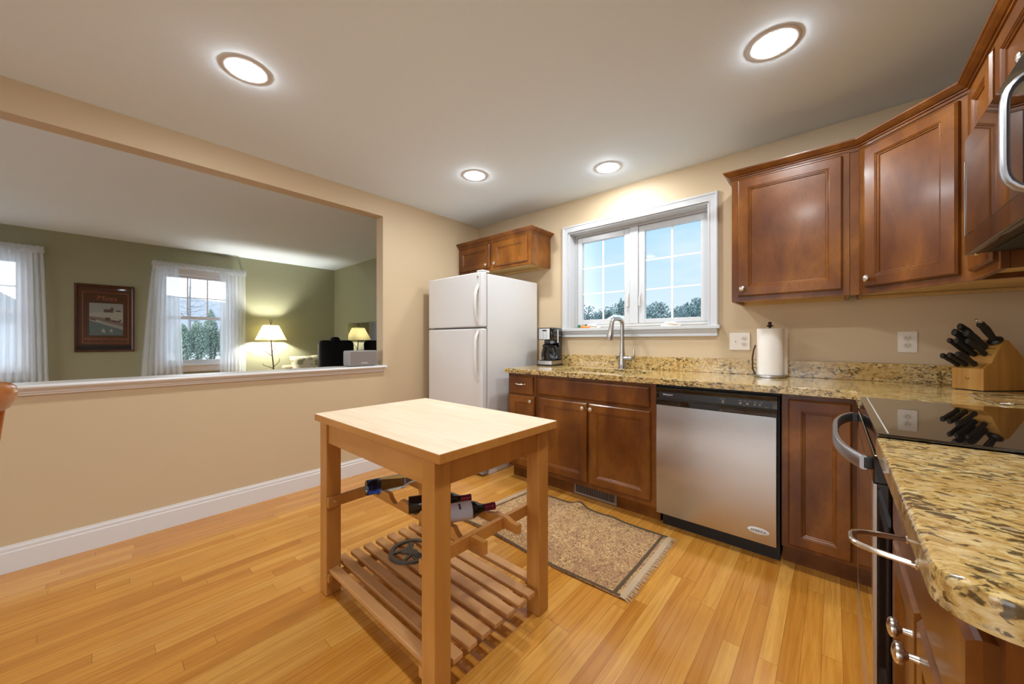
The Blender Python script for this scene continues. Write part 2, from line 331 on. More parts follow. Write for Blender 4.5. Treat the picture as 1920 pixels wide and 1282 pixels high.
def text(body, size, loc, rot, mat, parent, name='lettering', ext=0.0004, align='CENTER', shear=0.0):
    cu = bpy.data.curves.new(name, 'FONT'); cu.body = body; cu.size = size; cu.extrude = ext; cu.align_x = align; cu.align_y = 'CENTER'; cu.shear = shear
    cu.materials.append(M[mat]); tmp = bpy.data.objects.new(name, cu); me = bpy.data.meshes.new_from_object(tmp)
    bpy.data.objects.remove(tmp); bpy.data.curves.remove(cu); o = bpy.data.objects.new(name, me); COL.objects.link(o); o.parent = parent
    o.location = Vector(loc)-ORG.get(parent.name, Vector((0, 0, 0))); o.rotation_euler = rot; return o
def rrect(x0, x1, y0, y1, r, k=6):
    out = []
    for cx, cy, a0 in ((x1-r, y1-r, 0), (x0+r, y1-r, PI/2), (x0+r, y0+r, PI), (x1-r, y0+r, 1.5*PI)):
        for i in range(k+1):
            a = a0+PI/2*i/k; out.append((cx+r*math.cos(a), cy+r*math.sin(a)))
    return out
def offset(poly, d):   # inward offset of a CCW polygon
    out = []; k = len(poly)
    for i in range(k):
        p0, p1, p2 = (Vector(poly[(i+j-1) % k]) for j in range(3))
        a, b = (p1-p0).normalized(), (p2-p1).normalized(); n1, n2 = Vector((-a.y, a.x)), Vector((-b.y, b.x))
        out.append(tuple(p1+(n1+n2)*(d/(1+n1.dot(n2)))))
    return out
def slab(mb, outer, holes, z0, z1, r=0.004, mi=0):
    mb.bev = True
    rings = [(0, z0), (0, z1-r), (r*0.3, z1-r*0.3), (r, z1)]
    tops = []
    def side(poly, sgn):
        loops = [[(p[0], p[1], z) for p in offset(poly, sgn*o)] for o, z in rings]
        vs = [[mb.b.verts.new(Vector(p)) for p in lp] for lp in loops]; k = len(poly)
        for a, b in zip(vs, vs[1:]):
            for i in range(k): mb.b.faces.new((a[i], a[(i+1) % k], b[(i+1) % k], b[i])).material_index = mi
        return vs[0], vs[-1]
    bots = []
    for poly, sg in [(outer, 1)]+[(h, -1) for h in holes]:
        b, t = side(poly, sg); bots.append(b); tops.append(t)
    for grp in (tops, bots):
        es = []
        for ring in grp:
            for i in range(len(ring)):
                a, c = ring[i], ring[(i+1) % len(ring)]
                es.append(mb.b.edges.get((a, c)) or mb.b.edges.new((a, c)))
        bmesh.ops.triangle_fill(mb.b, use_beauty=True, use_dissolve=False, edges=es)
    return mb
def sweep(mb, path, prof, z, side=1, cap=True, mi=0):
    """profile (out, up) swept along a plan path with mitred corners; out is to the right of travel when side=1"""
    k = len(path); loops = []
    for i in range(k):
        p = Vector(path[i]); ns = []
        if i > 0: t = (p-Vector(path[i-1])).normalized(); ns.append(Vector((t.y, -t.x))*side)
        if i < k-1: t = (Vector(path[i+1])-p).normalized(); ns.append(Vector((t.y, -t.x))*side)
        m = ns[0] if len(ns) == 1 else (ns[0]+ns[1])/(1+ns[0].dot(ns[1]))
        loops.append([(p.x+m.x*o, p.y+m.y*o, z+u) for o, u in prof])
    return mb.loft(loops, True, cap, cap, mi)
def wallbox(mb, axis, a0, a1, t0, t1, z0, z1, holes):
    """wall slab running along axis, thickness t0..t1, with rectangular holes (a,b,z,z)"""
    xs = sorted({a0, a1, *[h[0] for h in holes], *[h[1] for h in holes]}); zs = sorted({z0, z1, *[h[2] for h in holes], *[h[3] for h in holes]})
    for i in range(len(xs)-1):
        for j in range(len(zs)-1):
            cx, cz = (xs[i]+xs[i+1])/2, (zs[j]+zs[j+1])/2
            if any(h[0] < cx < h[1] and h[2] < cz < h[3] for h in holes): continue
            if axis == 'x': mb.box(xs[i], xs[i+1], t0, t1, zs[j], zs[j+1])
            else: mb.box(t0, t1, xs[i], xs[i+1], zs[j], zs[j+1])
    bmesh.ops.remove_doubles(mb.b, verts=mb.b.verts, dist=1e-5)
    seen = {}
    for f in list(mb.b.faces):
        key = tuple(sorted(v.index for v in f.verts)) if False else tuple(sorted(tuple(round(q, 4) for q in v.co) for v in f.verts))
        seen.setdefault(key, []).append(f)
    dead = [f for fs in seen.values() if len(fs) > 1 for f in fs]
    bmesh.ops.delete(mb.b, geom=dead, context='FACES_ONLY')
    return mb

WX, H = 3.80, 2.44        # right wall, ceiling
LX = -3.872               # far wall of the living room
YF = -5.7                 # wall behind the camera
# ------------------------------------------------------------------ structure
struct('floor', MB().box(LX-.16, WX+.16, YF-.16, .16, -.12, 0), 'oak floor', smooth=False)
struct('ceiling', MB().box(LX-.16, WX+.16, YF-.16, .16, H, H+.12), 'ceiling paint', smooth=False)
KW = (1.200, 2.391, 1.255, 2.146)     # kitchen window opening x, z
struct('wall_back', wallbox(MB(), 'x', -.057, WX+.16, 0, .16, 0, H, [KW]), 'tan paint', smooth=False)
struct('wall_living_back', MB().box(LX-.16, -.057, 0, .16, 0, H), 'green paint', smooth=False)
RW = (-3.78, -2.86, .98, 2.0)
struct('wall_right', wallbox(MB(), 'y', YF, 0, WX, WX+.16, 0, H, [RW]), 'tan paint', smooth=False)
FWH = [(.75, 3.15, .06, 2.10), (-3.6, -.5, .25, 2.20)]  # openings added behind the camera to let in fill daylight
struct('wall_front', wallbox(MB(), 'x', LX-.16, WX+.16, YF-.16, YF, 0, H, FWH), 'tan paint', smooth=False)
OP = (-4.5, -1.203, .895, 2.268)
struct('wall_left', wallbox(MB(), 'y', YF, 0, -.114, 0, 0, H, [OP]), 'tan paint', smooth=False)
LW = [(-2.31, -1.53, .80, 2.10), (-4.25, -3.46, .80, 2.10)]
struct('wall_living_far', wallbox(MB(), 'y', YF, 0, LX-.16, LX, 0, H, LW), 'green paint', smooth=False)
# baseboard on the left wall and its shoe line
bp = [(0, 0), (.014, 0), (.014, .098), (.011, .102), (.011, .118), (.008, .122), (.006, .131), (0, .131)]
struct('baseboard_left', sweep(MB(), [(0, YF+.01), (0, -.002)], bp, 0, 1), 'white trim paint', smooth=False)
# pass-through sill: board with a rounded nose and a moulding under it
m = MB(); sp_ = [(-.15, .895), (.035, .895), (.045, .898), (.050, .906), (.050, .912), (.046, .919), (.038, .922), (-.15, .922)]
m.loft([[(x, y, z) for x, z in sp_] for y in (OP[0]+.001, OP[1]-.001)])
m.box(.0005, .050, OP[1]-.002, OP[1]+.018, .897, .922, .006)
struct('trim_1', m, 'white trim paint', ang=50)
m = MB(); mp_ = [(.0005, .866), (.012, .866), (.014, .874), (.020, .878), (.022, .886), (.030, .890), (.030, .8949), (.0005, .8949)]
m.loft([[(x, y, z) for x, z in mp_] for y in (OP[0], OP[1]+.006)])
struct('trim_2', m, 'white trim paint', smooth=False)

# ------------------------------------------------------------------ kitchen window
wr = thing('window_1', 'white double casement window with grilles above the sink', 'window', (1.8, 0, 1.255)); wr['kind'] = 'structure'
x0, x1, z0, z1 = KW
m = MB(); cp = [(0, 0), (0, .014), (.006, .020), (.016, .020), (.020, .015), (.050, .013), (.056, .016), (.060, .016), (.060, 0)]
for a, b in (((x0-.06, z0), (x0-.06, z1+.06)), ):
    pass
def casing(mb, xa, xb, za, zb, w):   # three-sided casing mitred at the top corners
    pth = [(xa, za), (xa, zb), (xb, zb), (xb, za)]; loops = []
    for i, (px, pz) in enumerate(pth):
        dx = (-1, -1, 1, 1)[i]; dz = (0, 1, 1, 0)[i]
        loops.append([(px+dx*(w-o), -d, pz+dz*(w-o)) for o, d in cp])
    mb.loft(loops)
casing(m, x0, x1, z0, z1, .06); m.build('window_casing', 'cool white vinyl', wr, smooth=False)
m = MB(); st = [(0.145, 1.232), (-.032, 1.232), (-.040, 1.238), (-.040, 1.248), (-.034, 1.2545), (.145, 1.2545)]
m.loft([[(x, y, z) for y, z in st] for x in (x0-.075, x1+.075)])
s_ = bmesh.ops  # stool cut back where it runs into the opening
m2 = MB(); m2.box(x0-.075, x1+.075, -.040, -.0005, 1.228, 1.2548, .006); m2.box(x0+.0005, x1-.0005, -.0005, .105, 1.228, 1.2548)
m.b.free(); m2.build('window_sill', 'cool white vinyl', wr)
m = MB(); ap = [(-.0005, 1.176), (-.022, 1.176), (-.020, 1.184), (-.013, 1.194), (-.018, 1.206), (-.026, 1.213), (-.026, 1.2278), (-.0005, 1.2278)]
m.loft([[(x, y, z) for y, z in ap] for x in (x0-.055, x1+.055)]); m.build('window_apron', 'cool white vinyl', wr, smooth=False)
m = MB()
m.box(x0, x0+.012, 0, .158, z0, z1); m.box(x1-.012, x1, 0, .158, z0, z1); m.box(x0+.012, x1-.012, 0, .158, z1-.012, z1); m.box(x0+.012, x1-.012, .106, .158, z0, z0+.012)
m.build('window_jamb', 'cool white vinyl', wr, smooth=False)
SG = [(1.283, 1.700, 1.337, 2.058), (1.879, 2.309, 1.325, 2.062)]
m = MB(); xi0, xi1, zi0, zi1 = x0+.012, x1-.012, z0+.012, z1-.012
m.box(xi0, xi0+.022, .098, .15, zi0, zi1); m.box(xi1-.022, xi1, .098, .15, zi0, zi1); m.box(xi0+.022, xi1-.022, .098, .15, zi1-.022, zi1); m.box(xi0+.022, xi1-.022, .098, .15, zi0, zi0+.02)
m.box(1.753, 1.826, .094, .15, zi0+.02, zi1-.022, .004)
m.build('window_frame', 'cool white vinyl', wr, smooth=False)
for i, (gx0, gx1, gz0, gz1) in enumerate(SG):
    a0, a1 = (xi0+.024, 1.751) if i == 0 else (1.828, xi1-.024); b0, b1 = zi0+.022, zi1-.024
    m = MB(); y_, yb = .104, .145
    m.box(a0, gx0, y_, yb, b0, b1, .003); m.box(gx1, a1, y_, yb, b0, b1, .003); m.box(gx0, gx1, y_, yb, b0, gz0, .003); m.box(gx0, gx1, y_, yb, gz1, b1, .003)
    sash = m.build('sash', 'cool white vinyl', wr, smooth=False)
    MB().box(gx0, gx1, .130, .134, gz0, gz1).build('pane', 'window glass', sash, smooth=False)
    m = MB(); xm = (gx0+gx1)/2; t = .008
    m.box(xm-t, xm+t, .124, .129, gz0, gz1)
    for k in (1, 2):
        zz = gz0+(gz1-gz0)*k/3; m.box(gx0, xm-t, .124, .129, zz-t*.8, zz+t*.8); m.box(xm+t, gx1, .124, .129, zz-t*.8, zz+t*.8)
    m.build('grille', 'white trim paint', sash, smooth=False)
    lx = 1.737 if i == 0 else 1.842
    m = MB(); m.box(lx-.008, lx+.008, .094, .104, 1.43, 1.55, .003); m.tube([(lx, .094, 1.535), (lx, .082, 1.50), (lx, .080, 1.46), (lx, .084, 1.437)], [.005, .006, .006, .008], 8)
    m.build('lock_lever', 'white plastic', sash)
    cxk = 1.41 if i == 0 else 2.10
    m = MB(); m.loft([rr for rr in [[(px, py, zz) for px, py in rrect(cxk-.075+q, cxk+.075-q, .05, .103, .01)] for q, zz in ((0, 1.256), (0, 1.266), (.02, 1.278), (.05, 1.290))]])
    m.tube([(cxk-.04, .055, 1.284), (cxk+.01, .047, 1.279), (cxk+.06, .045, 1.274)], [.006, .006, .008], 8)
    m.build('crank', 'white plastic', sash)

# ------------------------------------------------------------------ other windows (double hung)
def hung(name, axis_x, face, y0, y1, z0, z1, label, cols=3):
    """face=+1: room on the +x side of axis_x"""
    r = thing(name, label, 'window', (axis_x, (y0+y1)/2, z0)); r['kind'] = 'structure'; VM = 'bright vinyl'
    X = lambda d: axis_x-face*d            # depth into the wall
    def bx(m, d0, d1, *a, **k): p, q = sorted((X(d0), X(d1))); return m.box(p, q, *a, **k)
    m = MB()
    bx(m, -.018, 0, y0-.07, y0+.004, z0-.05, z1+.07, bev=.004); bx(m, -.018, 0, y1-.004, y1+.07, z0-.05, z1+.07, bev=.004); bx(m, -.018, 0, y0+.004, y1-.004, z1-.004, z1+.07, bev=.004)
    m.build('window_casing', VM, r, smooth=False)
    m = MB(); bx(m, -.045, -.0005, y0-.09, y1+.09, z0-.02, z0+.004, bev=.006); bx(m, -.016, -.0005, y0-.07, y1+.07, z0-.10, z0-.021, bev=.004); m.build('window_sill', VM, r)
    m = MB(); bx(m, .0, .15, y0, y0+.02, z0, z1); bx(m, 0, .15, y1-.02, y1, z0, z1); bx(m, 0, .15, y0+.02, y1-.02, z1-.02, z1); bx(m, 0, .15, y0+.02, y1-.02, z0, z0+.02)
    m.build('window_frame', VM, r, smooth=False)
    zm = (z0+z1)/2+.02
    for lo in (1, 0):
        a, b = (z0+.02, zm+.02) if lo else (zm-.02, z1-.02); d = .06 if lo else .095
        ya, yb = y0+.02, y1-.02; t = .035
        m = MB(); bx(m, d, d+.03, ya, ya+t, a, b); bx(m, d, d+.03, yb-t, yb, a, b); bx(m, d, d+.03, ya+t, yb-t, a, a+t+.01); bx(m, d, d+.03, ya+t, yb-t, b-t, b)
        s = m.build('sash', VM, r, smooth=False)
        m = MB(); bx(m, d+.013, d+.017, ya+t, yb-t, a+t+.01, b-t); m.build('pane', 'window glass', s, smooth=False)
        if not lo:
            m = MB(); g = (yb-ya-2*t)/cols
            for k in range(1, cols): bx(m, d+.005, d+.011, ya+t+g*k-.008, ya+t+g*k+.008, a+t+.01, b-t)
            zc = (a+b)/2
            for k in range(cols): bx(m, d+.005, d+.011, ya+t+g*k+(.008 if k else 0), ya+t+g*(k+1)-(.008 if k < cols-1 else 0), zc-.007, zc+.007)
            m.build('grille', VM, s, smooth=False)
    return r
hung('window_2', LX, 1, *LW[0], 'white double hung window behind the parted sheer curtains beside the lamp')
hung('window_3', LX, 1, *LW[1], 'white double hung window behind the sheer curtain left of the framed print')
for nm_, (a, b_, c_, d_), lb in (('fill_window_1', FWH[0], 'added white glass slider behind the dining end that lets in fill light'), ('fill_window_2', FWH[1], 'added white picture window in the living room front wall that lets in fill light')):  # unseen windows, added to bring fill light into both rooms
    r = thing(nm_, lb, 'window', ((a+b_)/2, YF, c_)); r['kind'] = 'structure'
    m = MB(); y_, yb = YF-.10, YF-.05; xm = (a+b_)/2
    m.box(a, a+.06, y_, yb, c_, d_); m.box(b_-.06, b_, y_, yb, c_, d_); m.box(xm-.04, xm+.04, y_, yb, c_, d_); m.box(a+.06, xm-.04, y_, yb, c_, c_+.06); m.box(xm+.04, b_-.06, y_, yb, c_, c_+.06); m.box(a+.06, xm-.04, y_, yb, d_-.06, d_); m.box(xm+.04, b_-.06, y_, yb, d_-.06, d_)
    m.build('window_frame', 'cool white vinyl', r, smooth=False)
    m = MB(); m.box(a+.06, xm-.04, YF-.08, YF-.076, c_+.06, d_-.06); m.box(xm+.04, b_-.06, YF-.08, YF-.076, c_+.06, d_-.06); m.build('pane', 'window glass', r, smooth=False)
hung('window_4', WX, -1, *RW, 'white double hung window in the right wall past the granite counter')

# ------------------------------------------------------------------ cabinets
DOORP = [(0, 0), (0, .012), (.007, .019), (.052, .019), (.055, .016), (.058, .0165), (.062, .012), (.066, .012), (.069, .007)]
def doorprof(w, h): 
    k = min(1.0, min(w, h)/.24); return [(i*k if i > .01 else i, d) for i, d in DOORP]
SLABP = [(0, 0), (0, .010), (.003, .014), (.012, .019)]
def door(parent, O, U, w, h, Nn, name='door', slab_=False, mat='stained maple'):
    m = MB(); m.rectloops(O, U, (0, 0, 1), Nn, w, h, SLABP if slab_ else doorprof(w, h)); return m.build(name, mat, parent, smooth=False)
def knob(parent, p, Nn):
    m = MB(); m.lathe([(.006, 0), (.0055, .004), (.005, .012), (.0075, .015), (.0150, .019), (.0165, .023), (.0155, .027), (.011, .030), (.004, .0315), (0, .032)], p, Nn, 18)
    return m.build('knob', 'satin nickel', parent)
def pull(parent, c, T, Nn, half=.048, proj=.034):
    c, T, Nn = Vector(c), Vector(T), Vector(Nn); m = MB(); pts = []
    for i in range(17):
        t = -1+2*i/16; u = abs(t)
        pts.append(c+T*(t*half)+Nn*(proj*(1-u**4)*.93+.002))
    m.tube(pts, .0048, 10)
    for sgn in (-1, 1): m.lathe([(.0075, 0), (.0075, .004), (.0055, .006), (.005, .010)], c+T*(sgn*half), Nn, 12)
    return m.build('pull', 'satin nickel', parent)
FY = -.622     # face frame plane of the base run, doors in front of it
def base_body(m, x0, x1, toe=.102, top=.876, yf=FY, toey=-.556):
    m.box(x0, x1, yf, -.002, toe, top, .0015, 1); m.box(x0, x1, toey, -.01, .0005, toe-.0005)
NY = (0, -1, 0)
# narrow drawer base by the refrigerator
b = thing('drawer_base_cabinet', 'narrow brown base cabinet with one drawer next to the white refrigerator', 'cabinet', (1.155, -.3, 0))
m = MB(); base_body(m, 1.006, 1.304); m.build('body', 'stained maple', b, smooth=False)
d = door(b, (1.028, FY, .708), (1, 0, 0), .246, .146, NY, 'drawer', True); pull(d, (1.151, FY-.019, .790), (1, 0, 0), NY, .045, .026)
d = door(b, (1.028, FY, .128), (1, 0, 0), .262, .570, NY); knob(d, (1.264, FY-.018, .662), NY)
# sink base
b = thing('sink_base_cabinet', 'wide brown base cabinet with two doors below the sink', 'cabinet', (1.77, -.3, 0))
m = MB(); m.box(1.306, 2.238, FY, FY+.02, .102, .876, .0015, 1); m.box(1.306, 1.324, FY+.0205, -.002, .102, .876); m.box(2.220, 2.238, FY+.0205, -.002, .102, .876)
m.box(1.325, 2.219, FY+.021, -.002, .102, .12); m.box(1.325, 2.219, -.02, -.002, .121, .876); m.box(1.306, 2.238, -.556, -.54, .0005, .1015)
m.build('body', 'stained maple', b, smooth=False)
door(b, (1.332, FY, .722), (1, 0, 0), .866, .130, NY, 'false_drawer_front', True)
d = door(b, (1.332, FY, .138), (1, 0, 0), .424, .562, NY); knob(d, (1.733, FY-.018, .665), NY)
d = door(b, (1.774, FY, .138), (1, 0, 0), .430, .562, NY); knob(d, (1.797, FY-.018, .665), NY)
# toe-kick register
v = thing('floor_register', 'beige slotted heating vent in the toe kick under the sink cabinet', 'vent', (1.777, -.556, 0))
m = MB(); vx0, vx1, vz0, vz1 = 1.608, 1.946, .006, .090
m.box(vx0, vx1, -.562, -.5565, vz0, vz0+.014, .002); m.box(vx0, vx1, -.562, -.5565, vz1-.014, vz1, .002); m.box(vx0, vx0+.016, -.562, -.5565, vz0+.014, vz1-.014); m.box(vx1-.016, vx1, -.562, -.5565, vz0+.014, vz1-.014)
m.build('frame', 'grille grey', v, smooth=False)
MB().box(vx0+.016, vx1-.016, -.5575, -.5565, vz0+.014, vz1-.014).build('backing', 'dark slot', v, smooth=False)
m = MB()
for k in range(23): xx = vx0+.024+k*.0132; m.box(xx, xx+.0042, -.561, -.558, vz0+.014, vz1-.014)
m.build('slats', 'grille grey', v, smooth=False)
# dishwasher
dw = thing('dishwasher', 'stainless steel dishwasher with a black control panel under the granite counter', 'dishwasher', (2.548, -.3, 0))
DY = -.640
m = MB(); m.box(2.246, 2.858, DY+.028, -.02, .11, .872); m.box(2.262, 2.856, -.580, -.02, .0005, .109); m.box(2.246, 2.862, -.606, -.580, .860, .873)
m.build('tub', 'matte black', dw, smooth=False)
m = MB(); prof = []
for i in range(9):
    t = i/8; prof.append((DY-.004-.006*math.sin(PI*t), .090+t*.660))
m.loft([[(x, y, z) for y, z in prof+[(DY+.026, .750), (DY+.026, .090)]] for x in (2.246, 2.846)])
m.build('door_panel', 'brushed stainless', dw, ang=40)
m = MB(); pz = [(DY+.026, .7515), (DY-.008, .7515), (DY-.012, .757), (DY-.012, .785), (DY-.006, .792), (DY-.006, .832), (DY-.012, .850), (DY-.010, .858), (DY-.002, .861), (DY+.026, .861)]
m.loft([[(x, y, z) for y, z in pz] for x in (2.244, 2.850)]); cp_ = m.build('control_panel', 'black gloss', dw, ang=30)
m = MB(); m.box(2.262, 2.832, DY-.0072, DY-.0062, .793, .8315, 0); m.build('control_strip', 'black plastic', cp_, smooth=False)
m = MB(); m.loft([[(x, DY-.0126+dd, z) for x, z in ((2.445-i, .7535), (2.585+i*0, .7535), (2.600-i, .782), (2.430+i, .782))] for i, dd in ((0, 0), (.006, .0115))]); m.build('pocket_handle', 'matte black', cp_, smooth=False)
text('Whirlpool', .0135, (2.312, DY-.0078, .817), (PI/2, 0, 0), 'printed white', cp_, shear=.25)
for k, xx in enumerate((2.607, 2.690, 2.722, 2.755, 2.777)):
    m = MB(); m.lathe([(.0062 if k < 3 else .0045, 0), (.0062 if k < 3 else .0045, .0006)], (xx, DY-.0073, .808), NY, 14); m.build('button', 'grille grey', cp_)
m = MB()
for xx, w in ((2.590, .034), (2.680, .020), (2.704, .016), (2.728, .012), (2.748, .022), (2.776, .016)): m.box(xx, xx+w*.8, DY-.0079, DY-.0073, .8205, .8225)
for xx in (2.600, 2.700, 2.800): m.box(xx, xx+.014, DY-.0079, DY-.0073, .7965, .798)
m.build('printed_marks', 'grille grey', cp_)['kind'] = 'stuff'
st = MB(); st.loft([[(2.770+.048*math.cos(a)*s, DY-.0060-dd, .152+.0165*math.sin(a)*s) for a in [2*PI*i/32 for i in range(32)]] for s, dd in ((1, 0), (1, .0016), (.97, .002))])
st = st.build('sticker', 'printed white', dw); text('AMERICA', .0165, (2.770, DY-.0084, .151), (PI/2, 0, 0), 'dark slot', st)
# corner base cabinet right of the dishwasher
b = thing('corner_base_cabinet', 'brown base cabinet with a single tall door right of the dishwasher', 'cabinet', (3.0, -.3, 0))
m = MB(); m.box(2.866, 3.184, FY, -.002, .102, .876, .0015, 1); m.box(2.866, 3.184, -.556, -.01, .0005, .1015); m.box(3.1845, WX-.004, -.938, -.002, .102, .876); m.box(3.24, WX-.004, -.938, -.01, .0005, .1015)
m.build('body', 'stained maple', b, smooth=False)
door(b, (2.893, FY, .122), (1, 0, 0), .236, .728, NY)
# end base cabinet on the right wall
NX = (-1, 0, 0); PX = 3.184
b = thing('end_base_cabinet', 'brown base cabinet with a drawer over two doors under the near granite counter', 'cabinet', (3.5, -2.04, 0))
m = MB(); m.box(PX, WX-.004, -2.372, -1.706, .102, .876, .0015, 1); m.box(PX+.07, WX-.004, -2.370, -1.708, .0005, .1015); m.build('body', 'stained maple', b, smooth=False)
d = door(b, (PX, -1.724, .708), (0, -1, 0), .630, .140, NX, 'drawer', True); pull(d, (PX-.019, -2.040, .795), (0, 1, 0), NX, .048, .080)
d = door(b, (PX, -1.724, .128), (0, -1, 0), .308, .566, NX); knob(d, (PX-.018, -2.004, .640), NX)
d = door(b, (PX, -2.046, .128), (0, -1, 0), .308, .566, NX); knob(d, (PX-.018, -2.074, .640), NX)
# filler strip beside the wall cabinet; upper cabinets
def upper_body(b, x0, x1, z0, z1, yb=-.304, right_show=True):
    m = MB(); m.box(x0, x1, yb-.020, yb, z0, z1, .001, 1); m.box(x0, x0+.014, yb+.0003, -.002, z0, z1); m.box(x1-.014, x1, yb+.0003, -.002, z0, z1); m.box(x0+.0145, x1-.0145, yb+.0003, -.002, z1-.014, z1)
    m.build('body', 'stained maple', b, smooth=False)
    m = MB(); m.box(x0+.0145, x1-.0145, yb+.0005, -.021, z0+.020, z0+.030); m.box(x0+.0145, x1-.0145, -.020, -.002, z0, z1-.015); m.build('bottom_panel', 'pale cabinet interior', b, smooth=False)
b = thing('wall_cabinet', 'brown wall cabinet with one square panelled door just right of the window', 'cabinet', (2.86, -.16, 1.38))
upper_body(b, 2.591, 3.128, 1.38, 2.128)
d = door(b, (2.626, -.324, 1.411), (1, 0, 0), .474, .704, NY); knob(d, (2.652, -.342, 1.452), NY)
tag(MB().box(3.1285, 3.1655, -.318, -.30, 1.38, 2.128).build('filler_strip', 'stained maple', None, smooth=False), 'thin vertical wood filler strip between the two panelled wall cabinets', 'filler strip')
# diagonal corner cabinet
P0, P1 = Vector((3.166, -.322, 0)), Vector((3.478, -.634, 0)); DU = (P1-P0).normalized(); DN = Vector((-DU.y*-1, 0, 0)); DN = Vector((DU.y, -DU.x, 0))
b = thing('corner_wall_cabinet', 'brown diagonal corner wall cabinet with a tall panelled door above the outlet', 'cabinet', (3.45, -.3, 1.38))
m = MB(); q0, q1 = P0, P1; fr_ = [q0+DN*0, q1+DN*0, q1-DN*.018, q0-DN*.018]
m.prism([(p.x, p.y) for p in fr_], 1.38, 2.128, 'z')
m.prism([(3.1660, -.300), (3.178, -.313), (3.178, -.003), (3.166, -.003)], 1.38, 2.128, 'z'); m.prism([(3.489, -.622), (3.478, -.634), (WX-.003, -.634), (WX-.003, -.622)], 1.38, 2.128, 'z')
m.prism([(3.18, -.31), (3.47, -.605), (WX-.004, -.620), (WX-.004, -.004), (3.18, -.004)], 2.114, 2.127, 'z')
m.build('body', 'stained maple', b, smooth=False)
m = MB(); m.prism([(3.18, -.31), (3.47, -.605), (WX-.004, -.620), (WX-.004, -.004), (3.18, -.004)], 1.400, 1.410, 'z'); m.box(3.18, WX-.03, -.022, -.004, 1.38, 1.398); m.box(WX-.025, WX-.004, -.60, -.03, 1.38, 1.398)
m.build('bottom_panel', 'pale cabinet interior', b, smooth=False)
dl = (P1-P0).length; O = P0+DU*.036+Vector((0, 0, 1.411))
d = door(b, O, DU, dl-.072, .704, DN); kp = P0+DU*.066+DN*.018+Vector((0, 0, 1.452)); knob(d, kp, DN)
# narrow wall cabinet and the one over the microwave (right wall)
UX = 3.478
b = thing('narrow_wall_cabinet', 'narrow brown wall cabinet between the corner cabinet and the microwave', 'cabinet', (3.65, -.80, 1.38))
m = MB(); m.box(UX, UX+.02, -.957, -.636, 1.38, 2.128, .001, 1); m.box(UX+.0205, WX-.003, -.957, -.943, 1.38, 2.128); m.box(UX+.0205, WX-.003, -.650, -.636, 1.38, 2.128); m.box(UX+.0205, WX-.003, -.942, -.651, 2.114, 2.128); m.build('body', 'stained maple', b, smooth=False)
m = MB(); m.box(UX+.0205, WX-.003, -.942, -.651, 1.400, 1.410); m.build('bottom_panel', 'pale cabinet interior', b, smooth=False)
d = door(b, (UX, -.668, 1.411), (0, -1, 0), .272, .704, NX); knob(d, (UX-.018, -.912, 1.452), NX)
b = thing('wall_cabinet', 'short brown two-door wall cabinet above the microwave', 'cabinet', (3.65, -1.34, 1.83))
m = MB(); m.box(UX, WX-.003, -1.722, -.9575, 1.835, 2.128, .001, 1); m.build('body', 'stained maple', b, smooth=False)
d = door(b, (UX, -.990, 1.860), (0, -1, 0), .342, .255, NX); knob(d, (UX-.018, -1.306, 1.893), NX)
d = door(b, (UX, -1.346, 1.860), (0, -1, 0), .342, .255, NX); knob(d, (UX-.018, -1.372, 1.893), NX)
b = thing('wall_cabinet', 'brown wall cabinet hung between the microwave and the window of the right wall', 'cabinet', (3.65, -2.04, 1.38))
m = MB(); m.box(UX, WX-.003, -2.372, -1.7235, 1.38, 2.128, .001, 1); m.build('body', 'stained maple', b, smooth=False)
for k in range(2):
    d = door(b, (UX, -1.742-.316*k, 1.411), (0, -1, 0), .300, .704, NX); knob(d, (UX-.018, -2.016 if k == 0 else -2.084, 1.452), NX)
# crown moulding over the run
CRP = [(0, 0), (.006, 0), (.007, .010), (.013, .013), (.014, .018), (.020, .021), (.030, .030), (.037, .038), (.040, .040), (.041, .046), (.041, .048), (0, .048)]
m = MB(); sweep(m, [(2.591, -.003), (2.591, -.3225), (3.1655, -.3225), (3.4775, -.6345), (3.4775, -2.372), (WX-.004, -2.372)], CRP, 2.1285, 1)
tag(m.build('crown_molding', 'stained maple', None, smooth=False), 'dark brown crown molding running along the tops of the wall cabinets', 'molding')
b = thing('refrigerator_cabinet', 'short brown two-door wall cabinet above the white refrigerator', 'cabinet', (.5, -.16, 1.843))
upper_body(b, .004, .997, 1.843, 2.128, -.290)
d = door(b, (.030, -.310, 1.873), (1, 0, 0), .452, .238, NY); knob(d, (.448, -.328, 1.903), NY)
d = door(b, (.530, -.310, 1.873), (1, 0, 0), .434, .238, NY); knob(d, (.566, -.328, 1.903), NY)
m = MB(); sweep(m, [(.003, -.311), (.997, -.311), (.997, -.003)], CRP, 2.1285, 1); m.build('crown', 'stained maple', b, smooth=False)

# ------------------------------------------------------------------ granite counters
CZ0, CZ1 = .8765, .914
b = thing('countertop', 'long L-shaped speckled gold granite counter with the sink cut into it', 'countertop', (2.0, -.3, CZ0))
SX0, SX1, SY0, SY1 = 1.375, 2.085, -.530, -.150
m = MB(); outer = [(.990, -.658), (3.125, -.658), (3.138, -.671), (3.138, -.944), (WX-.003, -.944), (WX-.003, -.003), (.990, -.003)]
slab(m, outer, [rrect(SX0, SX1, SY0, SY1, .07, 6)], CZ0, CZ1, .005); m.build('slab', 'granite', b, ang=30)
m = MB(); m.box(.990, WX-.003, -.022, -.0025, CZ1+.0003, 1.016, .002); m.box(WX-.022, WX-.003, -.943, -.0225, CZ1+.0003, 1.016, .002); m.build('backsplash', 'granite', b, smooth=False)
b = thing('countertop', 'short speckled gold granite counter with rounded corners in the right foreground', 'countertop', (3.5, -2.04, CZ0))
m = MB(); c_ = rrect(3.1395, WX-.003, -2.397, -1.699, .022, 5)
